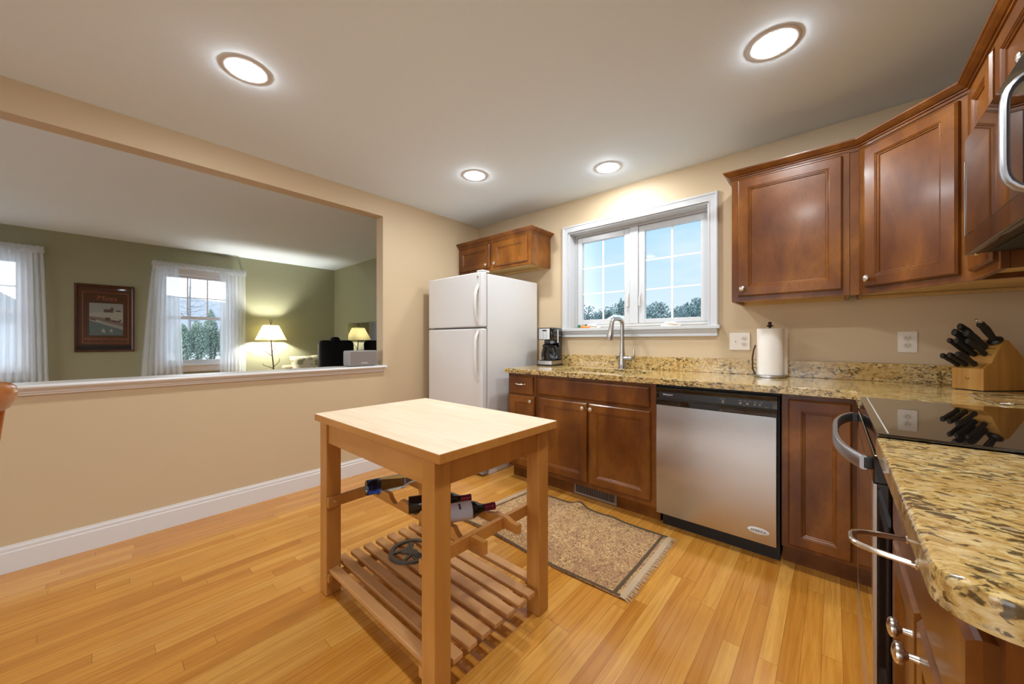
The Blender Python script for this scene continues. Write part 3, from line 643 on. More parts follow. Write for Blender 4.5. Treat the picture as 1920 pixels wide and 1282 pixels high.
c_ = [p for p in c_ if not (p[0] > 3.7 and p[1] > -2.0)]
o2 = []
for i in range(9): a = PI+PI/2*i/8; o2.append((3.1395+.05+.05*math.cos(a), -2.397+.05+.05*math.sin(a)))
o2 += [(WX-.003, -2.397), (WX-.003, -1.702), (3.1455, -1.702), (3.1395, -1.708)]
slab(m, o2, [], CZ0, CZ1, .008); m.build('slab', 'granite', b, ang=30)
m = MB(); m.box(WX-.022, WX-.003, -2.395, -1.703, CZ1+.0003, 1.016, .002); m.build('backsplash', 'granite', b, smooth=False)
# sink
b = thing('kitchen_sink', 'stainless undermount sink bowl set below the granite under the window', 'sink', (1.73, -.34, .70))
m = MB(); lp = []
for ins, z, r in ((-.012, .8755, .08), (.002, .8755, .07), (.004, .86, .068), (.012, .72, .06), (.04, .700, .05)): lp.append([(x, y, z) for x, y in rrect(SX0+ins, SX1-ins, SY0+ins, SY1-ins, r, 6)])
m.loft(lp, True, False, True); m.build('bowl', 'brushed stainless', b)
m = MB(); m.lathe([(.044, 0), (.044, .003), (.034, .004), (.030, .001)], (1.73, -.34, .7005), (0, 0, 1), 20); m.build('drain', 'chrome', b)
# faucet
b = thing('faucet', 'brushed nickel gooseneck faucet with a pull-down spout behind the sink', 'faucet', (1.770, -.088, CZ1))
m = MB(); m.lathe([(.031, .0005), (.031, .006), (.0285, .012), (.0275, .06), (.025, .10), (.020, .14), (.0175, .20)], (1.770, -.088, CZ1), (0, 0, 1), 22); m.build('body', 'faucet nickel', b)
m = MB(); pts = []; sd = Vector((-.22, -.975, 0)).normalized(); bs = Vector((1.770, -.088, CZ1))
for i in range(6): pts.append(bs+Vector((0, 0, .195+.035*i)))
R_ = .064
for i in range(1, 14): a = PI*i/14*1.02; pts.append(bs+sd*(R_-R_*math.cos(a))+Vector((0, 0, .370+R_*math.sin(a)*.55)))
m.tube(pts, .0165, 14); m.build('spout', 'faucet nickel', b)
e = pts[-1]; dn = (pts[-1]-pts[-2]).normalized()
m = MB(); m.lathe([(.0170, 0), (.0175, .02), (.020, .05), (.0255, .10), (.028, .142), (.027, .147), (.020, .148)], e, (dn+Vector((0, 0, -1.2))).normalized(), 20); m.build('spray_head', 'faucet nickel', b)
m = MB(); m.lathe([(.019, 0), (.0195, .03), (.0185, .055), (.014, .066), (.010, .070)], (1.770+.015, -.088, CZ1+.085), (1, 0, 0), 18)
m.tube([(1.850, -.088, CZ1+.082), (1.866, -.090, CZ1+.088), (1.872, -.092, CZ1+.115), (1.868, -.092, CZ1+.140), (1.874, -.092, CZ1+.165)], [.008, .0085, .0075, .0065, .005], 10); m.build('handle', 'faucet nickel', b)

# ------------------------------------------------------------------ range
rg = thing('range', 'slide-in electric range with a black glass cooktop set into the granite counter', 'range', (3.45, -1.321, 0))
m = MB(); m.box(3.170, WX-.01, -1.694, -.948, .02, .900); m.build('body', 'black plastic', rg, smooth=False)
RT = .9145
m = MB(); m.box(3.142, WX-.008, -1.7005, -.9455, RT, RT+.0075, .002); ct = m.build('cooktop', 'black glass', rg)
m = MB(); m.box(3.160, 3.163, -1.690, -.955, RT+.0078, RT+.0084); m.build('printed_line', 'print snow', ct, smooth=False)
m = MB(); m.loft([[(x, y, z) for x, z in ((3.140, .878), (3.146, .9140), (3.168, .9140), (3.168, .872), (3.142, .872))] for y in (-1.694, -.948)]); m.build('control_panel', 'black gloss', rg, smooth=False)
m = MB(); m.box(3.136, 3.166, -1.692, -.950, .800, .8665, .003); m.box(3.144, 3.166, -1.692, -.950, .20, .7995); dr = m.build('oven_door', 'black gloss', rg, smooth=False)
m = MB(); m.box(3.1355, 3.1435, -1.690, -1.660, .205, .7985, .001); m.box(3.1355, 3.1435, -.982, -.952, .205, .7985, .001); m.box(3.1355, 3.1435, -1.6595, -.9825, .205, .235, .001); m.build('trim', 'dark steel trim', dr, smooth=False)
m = MB(); m.box(3.1358, 3.1435, -1.6595, -.9825, .236, .7985, .001); m.build('window', 'black glass', dr, smooth=False)
m = MB(); m.box(3.136, 3.166, -1.690, -.952, .045, .196, .004); m.build('storage_drawer', 'dark steel trim', rg)
for q in (3.2, 3.74):
    for yy in (-1.66, -.98): MB().cyl((q, yy, .0005), (q, yy, .02), .015).build('foot', 'matte black', rg)
m = MB(); lp = []
for i in range(25):
    t = -1+2*i/24; y = -1.321+.362*t; xo = 3.1165-.0505*(1-abs(t)**3.2)
    lp.append([(xo, y, .8435-.017), (xo-.004, y, .8435-.012), (xo-.004, y, .8435+.012), (xo, y, .8435+.017), (xo+.008, y, .8435+.017), (xo+.011, y, .8435+.012), (xo+.011, y, .8435-.012), (xo+.008, y, .8435-.017)])
m.loft(lp); hd = m.build('handle', 'silver handle', dr, ang=50)
for yy in (-1.674, -.968): MB().box(3.1195, 3.1365, yy-.010, yy+.010, .829, .858, .003).build('handle_bracket', 'black plastic', hd)

# ------------------------------------------------------------------ microwave
mw = thing('microwave', 'dark stainless over-the-range microwave with a curved chrome handle', 'microwave', (3.6, -1.341, 1.43))
MX = 3.402; y0, y1 = -1.7205, -.9595
m = MB(); m.box(MX+.022, WX-.004, y0, y1, 1.437, 1.832); m.build('body', 'black plastic', mw, smooth=False)
m = MB(); m.box(MX+.05, WX-.03, y0+.03, y1-.03, 1.4345, 1.4365); m.box(MX+.30, MX+.33, y0+.05, y1-.05, 1.424, 1.4342); m.build('vent_grille', 'matte black', mw, smooth=False)
n_ = NM('microwave door'); n_.set(col=(0.060, 0.046, 0.038, 1), metal=0.85, rough=0.08, coat=0.6, coatr=0.03); M['microwave door'] = n_.m
m = MB(); m.box(MX, MX+.0215, -1.570, y1, 1.433, 1.826, .004); md = m.build('door', 'microwave door', mw, ang=60)
m = MB(); m.box(MX-.0015, MX-.0002, -1.500, -.985, 1.497, 1.745); m.build('window', 'black glass', md, smooth=False)
m = MB(); m.box(MX-.004, MX-.0002, -.984, -.974, 1.495, 1.747, .001); m.build('trim', 'chrome', md, smooth=False)
m = MB(); lp = []
pts = []
for i in range(21):
    t = -1+2*i/20; pts.append(Vector((MX-.040*(1-abs(t)**7)-.002, -1.545, 1.612+.134*t)))
m.tube(pts, [(.008, .014)]*21, 12, (1, 0, 0)); m.build('handle', 'silver handle', md)
m = MB(); m.box(MX, MX+.0215, y0, -1.5715, 1.433, 1.826, .004); cpn = m.build('control_panel', 'black gloss', mw)
m = MB()
for i in range(3):
    for j in range(5): m.box(MX-.0012, MX-.0002, -1.605-.034*i-.024, -1.605-.034*i, 1.50+j*.036, 1.52+j*.036)
m.build('buttons', 'grey plastic', cpn, smooth=False)

# ------------------------------------------------------------------ refrigerator
fg = thing('refrigerator', 'white top-freezer refrigerator standing in the corner of the kitchen', 'refrigerator', (.49, -.42, 0))
fx0, fx1, fy = .122, .862, -.728
m = MB(); m.box(fx0, fx1, fy, -.035, .045, 1.712, .008); m.box(fx0+.01, fx1-.01, fy+.03, -.05, .0005, .0445); m.build('body', 'appliance white', fg)
MB().box(fx0+.008, fx1-.008, fy-.006, fy-.0005, .10, 1.70).build('gasket', 'grey plastic', fg, smooth=False)
fd = MB(); fd.box(fx0, fx1, -.795, fy-.0065, 1.258, 1.722, .012, 3); fd = fd.build('freezer_door', 'appliance white', fg)
rd = MB(); rd.box(fx0, fx1, -.795, fy-.0065, .085, 1.246, .012, 3); rd = rd.build('refrigerator_door', 'appliance white', fg)
def fhandle(parent, za, zb):
    m = MB(); xh = fx1-.048; pts = []
    for z, o in ((za, 0), (za+.02, .006), (za+.05, .022), (za+.09, .032), ((za+zb)/2, .036), (zb-.09, .032), (zb-.05, .022), (zb-.02, .006), (zb, 0)):
        pts.append((xh, -.797-o, z))
    m.tube(pts, [(.010, .016)]*len(pts), 12, (0, 1, 0)); return m.build('handle', 'white plastic', parent)
fhandle(fd, 1.275, 1.610); fhandle(rd, .800, 1.232)
m = MB(); m.lathe([(.009, 0), (.009, .002), (.006, .003)], (fx1-.050, -.7955, 1.680), NY, 14); m.build('badge', 'grey plastic', fd)
MB().box(fx1-.07, fx1-.004, -.79, fy+.03, 1.7225, 1.737, .005).build('hinge_cover', 'white plastic', fg); MB().box(fx1-.054, fx1-.002, fy-.004, fy+.03, 1.2475, 1.2565).build('middle_hinge', 'white plastic', fg)
m = MB(); m.box(fx0+.01, fx1-.01, -.775, fy-.001, .012, .078, .004)
m.build('base_grille', 'grey plastic', fg)

# ------------------------------------------------------------------ ceiling downlights
def downlight(x, y, label):
    t = thing('recessed_light', label, 'ceiling light', (x, y, H), 0, 'round recessed downlights in the kitchen ceiling')
    m = MB(); m.lathe([(.075, -.0005), (.099, -.0005), (.100, -.0012), (.098, -.0022), (.078, -.0046), (.075, -.0042)], (x, y, H), (0, 0, 1), 40, False); m.b.faces.ensure_lookup_table()
    m.build('trim_ring', 'white trim paint', t)
    m = MB(); m.lathe([(0, -.0125), (.023, -.0122), (.044, -.0112), (.060, -.0095), (.070, -.0070), (.0742, -.0040)], (x, y, H), (0, 0, 1), 32, False); m.build('lens', 'downlight lens', t)
downlight(.944, -2.445, 'round recessed ceiling light nearest the pass-through beam at the left')
downlight(.944, -.954, 'small-looking recessed ceiling light in front of the white refrigerator')
downlight(1.793, -.386, 'recessed ceiling light right above the sink window')
downlight(2.867, -.969, 'recessed ceiling light in front of the corner wall cabinets')
downlight(2.867, -2.445, 'recessed ceiling light above the near granite counter')

# ------------------------------------------------------------------ kitchen cart with wine rack
TX0, TX1, TY0, TY1 = 1.262, 2.189, -2.256, -1.640
LXa, LXb, LYa, LYb = 1.299, 2.152, -2.246, -1.651; LW_, LD_ = .067, .067
kt = thing('kitchen_cart', 'butcher block kitchen cart with honey beech legs and a slatted shelf on the oak floor', 'table', (1.725, -1.948, 0))
m = MB(); m.box(TX0, TX1, TY0, TY1, .7735, .806, .004, 2); m.b.normal_update()
for f in m.b.faces: f.material_index = 0 if f.normal.z > .8 else (1 if abs(f.normal.y) > abs(f.normal.x) else 2)  # top face paler than the sides: glare painted into its colour
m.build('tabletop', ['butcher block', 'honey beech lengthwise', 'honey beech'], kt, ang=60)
for x in (LXa, LXb-LW_):
    for y in (LYa, LYb-LD_): MB().box(x, x+LW_, y, y+LD_, .0005, .773, .005, 2).build('leg', 'honey beech', kt, ang=60)
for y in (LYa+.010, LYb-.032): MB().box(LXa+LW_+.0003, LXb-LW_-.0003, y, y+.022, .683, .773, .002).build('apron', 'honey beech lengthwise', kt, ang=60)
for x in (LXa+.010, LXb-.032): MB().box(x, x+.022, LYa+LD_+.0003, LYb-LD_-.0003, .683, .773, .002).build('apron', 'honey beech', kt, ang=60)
SZ = .121
for k in range(9):
    ya = -2.233+.0645*k; edge = k in (0, 8)
    xa, xb = (LXa+LW_+.001, LXb-LW_-.001) if edge else (1.297, 2.150)
    if k == 8: ya = LYb-.05
    MB().box(xa, xb, ya, ya+.041, SZ-.019, SZ, .003, 2).build('slat', 'slat beech', kt, ang=60)
for x in (LXa+LW_+.0005, LXb-LW_-.0205): MB().box(x, x+.020, LYa+.004, LYb-.004, SZ-.054, SZ-.0195, .002).build('shelf_rail', 'honey beech', kt, ang=60)
RZ0, RZ1 = .398, .448
for x in (LXa+LW_+.0005, LXb-LW_-.0185): MB().box(x, x+.018, LYa+.003, LYb-.003, RZ0, RZ1-.004, .002).build('rack_rail', 'honey beech', kt, ang=60)
for x, y in ((LXa+LW_+.0195, LYa+.035), (LXb-LW_-.0195, LYa+.035)):
    m = MB(); m.lathe([(.007, 0), (.006, .002), (.002, .003)], (x-.001 if x < 1.7 else x+.001, y, .42), (1 if x < 1.7 else -1, 0, 0), 12); m.build('screw', 'satin nickel', kt)
def scallop(x0, x1, y0, y1, zb, zt, cent, r, depth):
    top = []; xs = [x0+(x1-x0)*i/160 for i in range(161)]
    for x in xs:
        d = min(abs(x-c) for c in cent); z = zt
        if d < r: z = zt-depth*(math.cos(PI/2*d/r)**0.7)
        top.append((x, z))
    m = MB()
    m.loft([[(x, y0, zb), (x, y1, zb), (x, y1, z), (x, y0, z)] for x, z in top]); return m
cent = [1.442+.1513*k for k in range(5)]
for y, zt, rr_, dp in ((-2.045, .447, .046, .032), (-1.862, .447, .040, .011)):
    ce = cent if dp > .02 else [c+.095 for c in cent]
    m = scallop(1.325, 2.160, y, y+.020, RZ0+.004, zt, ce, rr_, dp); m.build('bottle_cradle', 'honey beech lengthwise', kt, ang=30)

def bottle(name, label, base, d, glass, red=True, length=.292, group=None):
    t = thing(name, label, 'bottle', base, 0, group); d = Vector(d).normalized(); base = Vector(base)
    r = .0350; length = .266
    prof = [(0, .012), (.018, .008), (.030, .001), (.034, 0), (r, .005), (r, .175), (r*.97, .188), (r*.80, .203), (r*.55, .218), (.0155, .232), (.0135, .245), (.0132, .272), (.0145, .274), (.0148, .284), (.0135, .286), (0, .286)]
    m = MB(); m.lathe([(a, b*length/.292) for a, b in prof], base, d, 28, False); m.build('glass', glass, t)
    if red:
        m = MB(); m.lathe([(a, b*length/.292) for a, b in ((.0146, .236), (.0146, .272), (.0156, .2735), (.0156, .2885), (.013, .290), (0, .290))], base, d, 22, False); m.build('foil', 'wine foil', t)
        lab = MB(); u = d.orthogonal().normalized(); u = (Vector((0, 0, 1))-d*d.z).normalized(); w = d.cross(u); lp = []
        for zz in (.062, .160):
            lp.append([base+d*zz+(u*math.cos(a)+w*math.sin(a))*(r+.0006) for a in [PI*.5-PI*.72+PI*1.44*i/24-.7 for i in range(25)]])
        lab.loft(lp, False, False, False); lb_ = lab.build('label', 'white label', t)
        m = MB(); lp = []
        for zz in (.105, .114):
            lp.append([base+d*zz+(u*math.cos(a)+w*math.sin(a))*(r+.0011) for a in [.15+.75*i/8 for i in range(9)]])
        m.loft(lp, False, False, False); m.build('label_print', 'print ink', lb_)
    else:
        m = MB(); m.lathe([(r+.0003, .005), (r+.0003, .062)], base, d, 28, False); m.build('blue_base', 'blue bottle glass', t)
    return t
bottle('wine_bottle', 'dark red wine bottle with a white label lying nearest in the cart rack', (1.883, -2.060, .4545), (.45, .89, 0), 'bottle dark glass')
bottle('wine_bottle', 'dark wine bottle with a maroon neck lying behind the nearest bottle in the rack', (1.729, -2.060, .4545), (.53, .848, 0), 'bottle dark glass')
bottle('glass_bottle', 'empty clear glass bottle with a cobalt blue base lying in the cart rack', (1.425, -2.090, .4545), (.30, .95, 0), 'clear bottle glass', False)
# cast iron trivet
t = thing('trivet', 'round cast iron trivet with a cut-out figure lying on the slatted shelf', 'trivet', (1.53, -1.915, SZ))
m = MB(); c0 = Vector((1.53, -1.915, SZ+.001)); lp = []
for i in range(40):
    a = 2*PI*i/40; v = Vector((math.cos(a), math.sin(a), 0)); lp.append([c0+v*.086, c0+v*.104, c0+v*.104+Vector((0, 0, .008)), c0+v*.086+Vector((0, 0, .008))])
lp.append(lp[0]); m.loft(lp, True, False, False); m.build('ring', 'aged iron', t, ang=40)
m = MB(); Q = lambda pts, h=.007: m.prism([(c0.x+x*.1, c0.y+y*.1) for x, y in pts], SZ+.0015, SZ+.001+h, 'z')
Q([(-.45, -.30), (-.20, -.42), (.05, -.25), (.32, -.22), (.42, .05), (.20, .22), (-.05, .12), (-.25, .20), (-.42, .05)])
Q([(-.42, .04), (-.24, .19), (-.40, .42), (-.62, .46), (-.70, .28), (-.52, .20)]); Q([(-.45, -.28), (-.30, -.38), (-.42, -.80), (-.55, -.78)]); Q([(.20, -.22), (.33, -.20), (.52, -.72), (.40, -.80)])
for k in range(4): Q([(.30+.02*k, .16-.1*k), (.34+.02*k, .08-.1*k), (.88, .16-.16*k), (.86, .24-.16*k)], .006)
m.build('figure', 'aged iron', t, smooth=False)

# ------------------------------------------------------------------ rug
t = thing('area_rug', 'tan and brown patterned rug with fringed ends lying rumpled before the sink cabinet', 'rug', (1.82, -1.07, 0))
RC = [(1.292, -1.385), (2.352, -1.400), (2.346, -.738), (1.330, -.722)]
def rugz(u, v):
    x = u
    z = .006+.022*math.exp(-((u-.42)/.045)**2)*max(0, v-.35)**1.2*1.9+.010*math.exp(-((u-.66)/.05)**2)*max(0, v-.6)*2
    z += .0025*(1+math.sin(9*u+4*v)); return z
def rugp(u, v, dz=0):
    a = Vector(RC[0]).lerp(Vector(RC[1]), u); b = Vector(RC[3]).lerp(Vector(RC[2]), u); p = a.lerp(b, v)
    yy = p.y+.010*math.sin(7*u)*(1-v)+.012*math.exp(-((u-.42)/.05)**2)*v
    return Vector((p.x, yy, rugz(u, v)+dz))
m = MB(); nu, nv = 90, 50
lp = [[rugp(i/nu, j/nv) for j in range(nv+1)] for i in range(nu+1)]
m.loft(lp, False, False, False); 
for f in m.b.faces:
    c = f.calc_center_median(); f.material_index = 0
low = [[p-Vector((0, 0, .006)) for p in r] for r in lp]
m.loft([lp[0], low[0]], False, False, False); m.loft([lp[-1], low[-1]], False, False, False); m.loft([[r[0] for r in lp], [r[0] for r in low]], False, False, False); m.loft([[r[-1] for r in lp], [r[-1] for r in low]], False, False, False)
m.build('pile', 'rug weave', t)
def strip(us, w, vertical):
    m = MB()
    if vertical: m.loft([[rugp(us, j/nv, .0015) for j in range(nv+1)], [rugp(us+w, j/nv, .0015) for j in range(nv+1)]], False, False, False)
    else: m.loft([[rugp(i/nu, us, .0015) for i in range(nu+1)], [rugp(i/nu, us+w, .0015) for i in range(nu+1)]], False, False, False)
    return m
for us, w, ve in ((.965, .016, True), (.018, .010, True), (.0, .022, False), (.972, .028, False)): strip(us, w, ve).build('border', 'rug border', t)
for side in (0, 1):
    m = MB(); sg = 1 if side else -1
    lp = []
    for j in range(61):
        p = rugp(side, j/60); lp.append([p+Vector((-.004*sg, 0, .001)), p+Vector((sg*.024, 0, -.002))])
    m.loft(lp, False, False, False); m.build('band', 'rug fringe', t)
    m = MB(); r2 = random.Random(3+side)
    for j in range(150):
        p = rugp(side, (j+.5)/150)+Vector((sg*.022, 0, -.001)); l = r2.uniform(.018, .034); a = r2.uniform(-.5, .35); w = Vector((0, .0016, 0))
        q = p+Vector((sg*l*math.cos(a), l*math.sin(a), 0)); q.z = .0025; mid = (p+q)/2+Vector((0, 0, .003))
        m.loft([[p-w, p+w], [mid-w, mid+w], [q-w*.5, q+w*.5]], False, False, False)
    m.build('fringe', 'rug fringe', t)['kind'] = 'stuff'

# ------------------------------------------------------------------ things on the counter
t = thing('coffee_maker', 'black and steel drip coffee maker with a glass carafe beside the refrigerator', 'coffee maker', (1.085, -.135, CZ1), .16)
m = MB(); m.box(-.083, .083, -.105, .100, .0005, .014, .004); m.build('foot', 'black plastic', t, local=True)
m = MB(); m.loft([[(x, y, z) for x, y in rrect(-.083, .083, -.108, .100, .03, 5)] for z in (.0145, .046)]); m.build('base', 'brushed stainless', t, local=True)
m = MB(); m.loft([[(x, y, z) for x, y in rrect(-.070, .070, -.095, .09, .03, 5)] for z in (.0465, .051)]); m.build('hot_plate', 'matte black', t, local=True)
m = MB(); m.box(-.08, .08, .035, .100, .0515, .235, .008); m.build('tower', 'black gloss', t, local=True)
m = MB(); m.loft([[(x, y, z) for x, y in rrect(-.083*s, .083*s, -.105*s, .102, .02, 5)] for s, z in ((.96, .2355), (1, .245), (1, .335), (.97, .345))]); hd = m.build('brew_head', 'black gloss', t, local=True)
m = MB(); m.box(-.060, .050, -.1085, -.1055, .240, .338, .001); pn = m.build('control_panel', 'brushed stainless', hd, local=True)
m = MB(); m.box(-.022, .018, -.1105, -.1088, .312, .326); m.build('display', 'matte black', pn, local=True)
for k in range(6): m = MB(); m.lathe([(.0042, 0), (.0042, .002)], (.018-.03*(k//3), -.1087, .296-.018*(k % 3)), NY, 10); m.build('button', 'grey plastic', pn, local=True)
m = MB(); m.box(.0835, .0855, -.02, .004, .21, .33, .0008); m.build('water_gauge', 'printed white', hd, local=True)
m = MB(); prof = [(.045, .053), (.058, .058), (.064, .085), (.062, .120), (.052, .155), (.047, .170)]; m.lathe(prof, (0, -.040, 0), (0, 0, 1), 26, False); ca = m.build('carafe', 'carafe glass', t, local=True)
m = MB(); m.lathe([(.050, .168), (.052, .172), (.052, .186), (.040, .198), (.015, .204), (0, .204)], (0, -.040, 0), (0, 0, 1), 26, False); m.tube([(.046, -.045, .178), (.085, -.058, .176), (.100, -.064, .150), (.098, -.063, .115), (.078, -.056, .085)], [(.008, .010)]*5, 10); m.build('lid_and_handle', 'black plastic', ca, local=True)
# paper towel
t = thing('paper_towel_holder', 'upright paper towel holder with a bronze arm and finial on the granite counter', 'paper towel holder', (2.765, -.135, CZ1))
pc = Vector((2.765, -.135, CZ1))
m = MB(); m.lathe([(.084, .0005), (.087, .003), (.087, .015), (.080, .0165), (0, .0165)], pc, (0, 0, 1), 36, False); m.build('base', 'brushed stainless', t)
m = MB(); m.lathe([(.006, .016), (.006, .322)], pc, (0, 0, 1), 12); m.lathe([(.006, .312), (.016, .318), (.018, .324), (.008, .328), (.008, .332), (.013, .338), (.006, .346), (0, .347)], pc, (0, 0, 1), 16, False); m.build('post', 'bronze', t)
m = MB(); aa = Vector((-.80, -.35, 0)).normalized(); m.tube([pc+aa*.078+Vector((0, 0, .012)), pc+aa*.094+Vector((0, 0, .05)), pc+aa*.095+Vector((0, 0, .12)), pc+aa*.088+Vector((0, 0, .17)), pc+aa*.078+Vector((0, 0, .20))], .0045, 8); m.build('arm', 'bronze', t)
t2 = thing('paper_towel_roll', 'white paper towel roll with a loose sheet standing on the counter', 'paper towel', (2.765, -.135, CZ1+.017))
m = MB(); lp = []; R1 = .068
lp = [[pc+Vector((r*math.cos(a), r*math.sin(a), z)) for a in [2*PI*i/40 for i in range(40)]] for r, z in ((.021, .0175), (R1, .0175), (R1, .303), (.021, .303), (.021, .0175))]
m.loft(lp, True, False, False); m.build('roll', 'paper towel', t2, ang=40)
m = MB(); path = []
for i in range(14):
    a = math.radians(250+i*9); path.append(Vector((math.cos(a), math.sin(a), 0))*(R1+.002))
tang = Vector((-math.sin(math.radians(367)), math.cos(math.radians(367)), 0))
path += [path[-1]+tang*.004+Vector((.006, .01, 0))*k for k in (1, 2, 3)]
m.loft([[pc+p+Vector((0, 0, .0185)) for p in path], [pc+p*.985+Vector((0, 0, .302)) for p in path]], False, False, False); m.build('loose_sheet', 'paper towel', t2)
# outlet plates
def plate(x0, x1, z0, z1, label, toggle):
    t = thing('outlet_plate', label, 'outlet', ((x0+x1)/2, -.001, (z0+z1)/2)); m = MB(); m.box(x0, x1, -.0065, -.0008, z0, z1, .003, 2); m.build('plate', 'ivory plate', t)
    cx = x1-.034 if toggle else (x0+x1)/2
    for dz in (.0195, -.0195):
        m = MB(); cz = (z0+z1)/2+dz; m.loft([[(cx+a, y, cz+b) for a, b in rrect(-.0165, .0165, -.0135, .0135, .012, 5)] for y in (-.0066, -.0085)]); r = m.build('receptacle', 'receptacle ivory', t)
        m = MB(); m.box(cx-.0075, cx-.0055, -.0090, -.0086, cz-.001, cz+.007); m.box(cx+.0055, cx+.0075, -.0090, -.0086, cz-.001, cz+.006); m.lathe([(.0022, 0), (.0022, .0005)], (cx, -.0086, cz-.007), NY, 10); m.build('slots', 'dark slot', r, smooth=False)
    m = MB(); m.lathe([(.003, 0), (.002, .001)], (cx, -.0066, (z0+z1)/2), NY, 10); m.build('screw', 'satin nickel', t)
    if toggle:
        cx = x0+.034; m = MB(); m.box(cx-.005, cx+.005, -.0078, -.0066, (z0+z1)/2-.012, (z0+z1)/2+.012, .0005); m.tube([(cx, -.0078, (z0+z1)/2), (cx, -.015, (z0+z1)/2+.006)], [.0045, .003], 8); m.build('toggle', 'ivory plate', t)
plate(2.519, 2.641, 1.078, 1.196, 'ivory double plate with a toggle switch and outlet right of the window', True)
plate(3.331, 3.405, 1.077, 1.193, 'ivory outlet plate on the tan wall below the corner wall cabinet', False)
# knife block with its knives
KA = -PI/4; KO = (3.490, -.225, CZ1)
t = thing('knife_block', 'light wooden knife block angled in the back corner of the granite counter', 'knife block', KO, KA)
m = MB(); prof = [(0, .004), (0, .100), (.040, .128), (.052, .150), (.105, .232), (.125, .228), (.265, .080), (.265, .004)]
m.loft([[(x, y, z) for y, z in prof] for x in (0, .112)]); m.build('block', 'bamboo block wood', t, True, smooth=False)
m = MB(); m.box(.006, .106, .006, .255, .0005, .0039); m.build('feet', 'matte black', t, True, smooth=False)
m = MB()
for i in range(4): m.loft([[(.018+.026*i+a, y-.0008, z+.0006) for y, z in ((.008, .1056), (.034, .1238))] for a in (-.001, .001)], False, False, False)
for k in range(3):
    y, z = .060+.018*k, .1624+.0278*k; m.loft([[(.012, y-.001, z+.001), (.012, y+.0006, z+.003)], [(.100, y-.001, z+.001), (.100, y+.0006, z+.003)]], False, False, False)
m.build('slots', 'dark slot', t, True, smooth=False)
m = MB(); m.tube([(.050, -.0004, .060), (.053, -.0004, .052), (.058, -.0004, .050), (.062, -.0004, .056)], .0012, 6); m.tube([(.058, -.0004, .050), (.064, -.0004, .058)], .0010, 6); m.build('burned_mark', 'stained maple', t, True)
KM = Matrix.Translation(Vector(KO)) @ Matrix.Rotation(KA, 4, 'Z')
def knife(label, p, d, ln, r, kind='knife', hook=True):
    p, d = Vector(p), Vector(d).normalized(); base = KM @ p; dd = (KM.to_3x3() @ d)
    o = thing('knife' if kind == 'knife' else kind, label, 'knife' if kind == 'knife' else 'sharpening steel', base, 0, 'black handled knives in the wooden block' if kind == 'knife' else None)
    up = Vector((0, 0, 1)); nrm = (up-dd*up.dot(dd)).normalized(); m = MB(); pts = []; rr = []
    for t_, bend, k in ((.0, 0, .95), (.06, -.0005, 1.05), (.18, 0, .86), (.4, .001, 1.0), (.62, .0015, 1.08), (.82, .0, .98), (.93, -.0025, 1.05), (.98, -.005 if hook else 0, .95), (1.0, -.0065 if hook else 0, .55)):
        pts.append(base+dd*(ln*t_+.006)+nrm*bend); rr.append((r*k, r*.66*k))
    m.tube(pts, rr, 12, nrm); m.build('handle', 'matte black', o)
    m = MB(); w = dd.cross(nrm)
    m.loft([[base+dd*s+w*a+nrm*b for a, b in ((-.0012, -r*.85), (.0012, -r*.85), (.0012, r*.85), (-.0012, r*.85))] for s in (-.03, .0062)]); m.build('blade', 'chrome', o, smooth=False)
    return o, base, dd, nrm, ln
D1 = (0, -.87, .50); D2 = (0, -.80, .60)
knife('small black knife handle at the far left of the lowest row in the wooden block', (.018, .012, .112), D1, .095, .0125)
knife('small black knife handle in the middle of the lowest row in the wooden block', (.046, .014, .114), D1, .100, .0125)
knife('small black knife handle nearest the block side in the lowest row', (.076, .018, .117), D1, .105, .0125)
knife('slim black knife handle at the left of the second row in the block', (.020, .058, .160), D2, .120, .0120)
knife('black knife handle in the middle of the second row in the block', (.046, .058, .160), D2, .118, .0130)
knife('black knife handle at the right end of the second row in the block', (.080, .060, .163), D2, .110, .0125)
knife('thick black knife handle standing highest at the left of the third row', (.028, .080, .194), D2, .128, .0165)
knife('thick black knife handle in the third row beside the sharpening steel', (.066, .080, .194), D2, .118, .0165)
knife('thick black knife handle right behind the highest handle in the third row', (.030, .100, .224), D2, .122, .0150)
o, base, dd, nrm, ln = knife('black handled sharpening steel with a steel hanging ring rising from the block top', (.086, .100, .224), (0, -.68, .73), .112, .0165, 'sharpening_steel', False)
m = MB(); m.lathe([(.026, .004), (.026, .009), (.018, .016)], base, dd, 18); m.build('guard', 'black plastic', o)
m = MB(); rp = []; ct_ = base+dd*(ln+.016)
for i in range(25): a = 2*PI*i/24; rp.append(ct_+dd*(.010*math.sin(a))+(dd.cross(nrm)*.8+nrm*.5).normalized()*(.017*math.cos(a)))
m.tube(rp, .0028, 8); m.build('hanging_ring', 'chrome', o)
# bent wire rest by the cooktop
m = MB(); m.tube([(3.790, -.500, .920), (3.70, -.500, .921), (3.62, -.530, .922), (3.545, -.515, .922), (3.500, -.545, .925), (3.480, -.600, .926), (3.486, -.680, .922), (3.502, -.760, .9185), (3.512, -.800, .9185), (3.530, -.812, .9225), (3.545, -.800, .926)], [.0032, .0032, .0032, .0032, .005, .006, .005, .0035, .0032, .0032, .0032], 8)
m.tube([(3.512, -.800, .9185), (3.62, -.800, .9185), (3.74, -.79, .9185)], .0026, 8)
tag(m.build('utensil_rest', 'chrome', None), 'thin bent chrome wire utensil rest lying on the granite before the knife block', 'utensil rest')
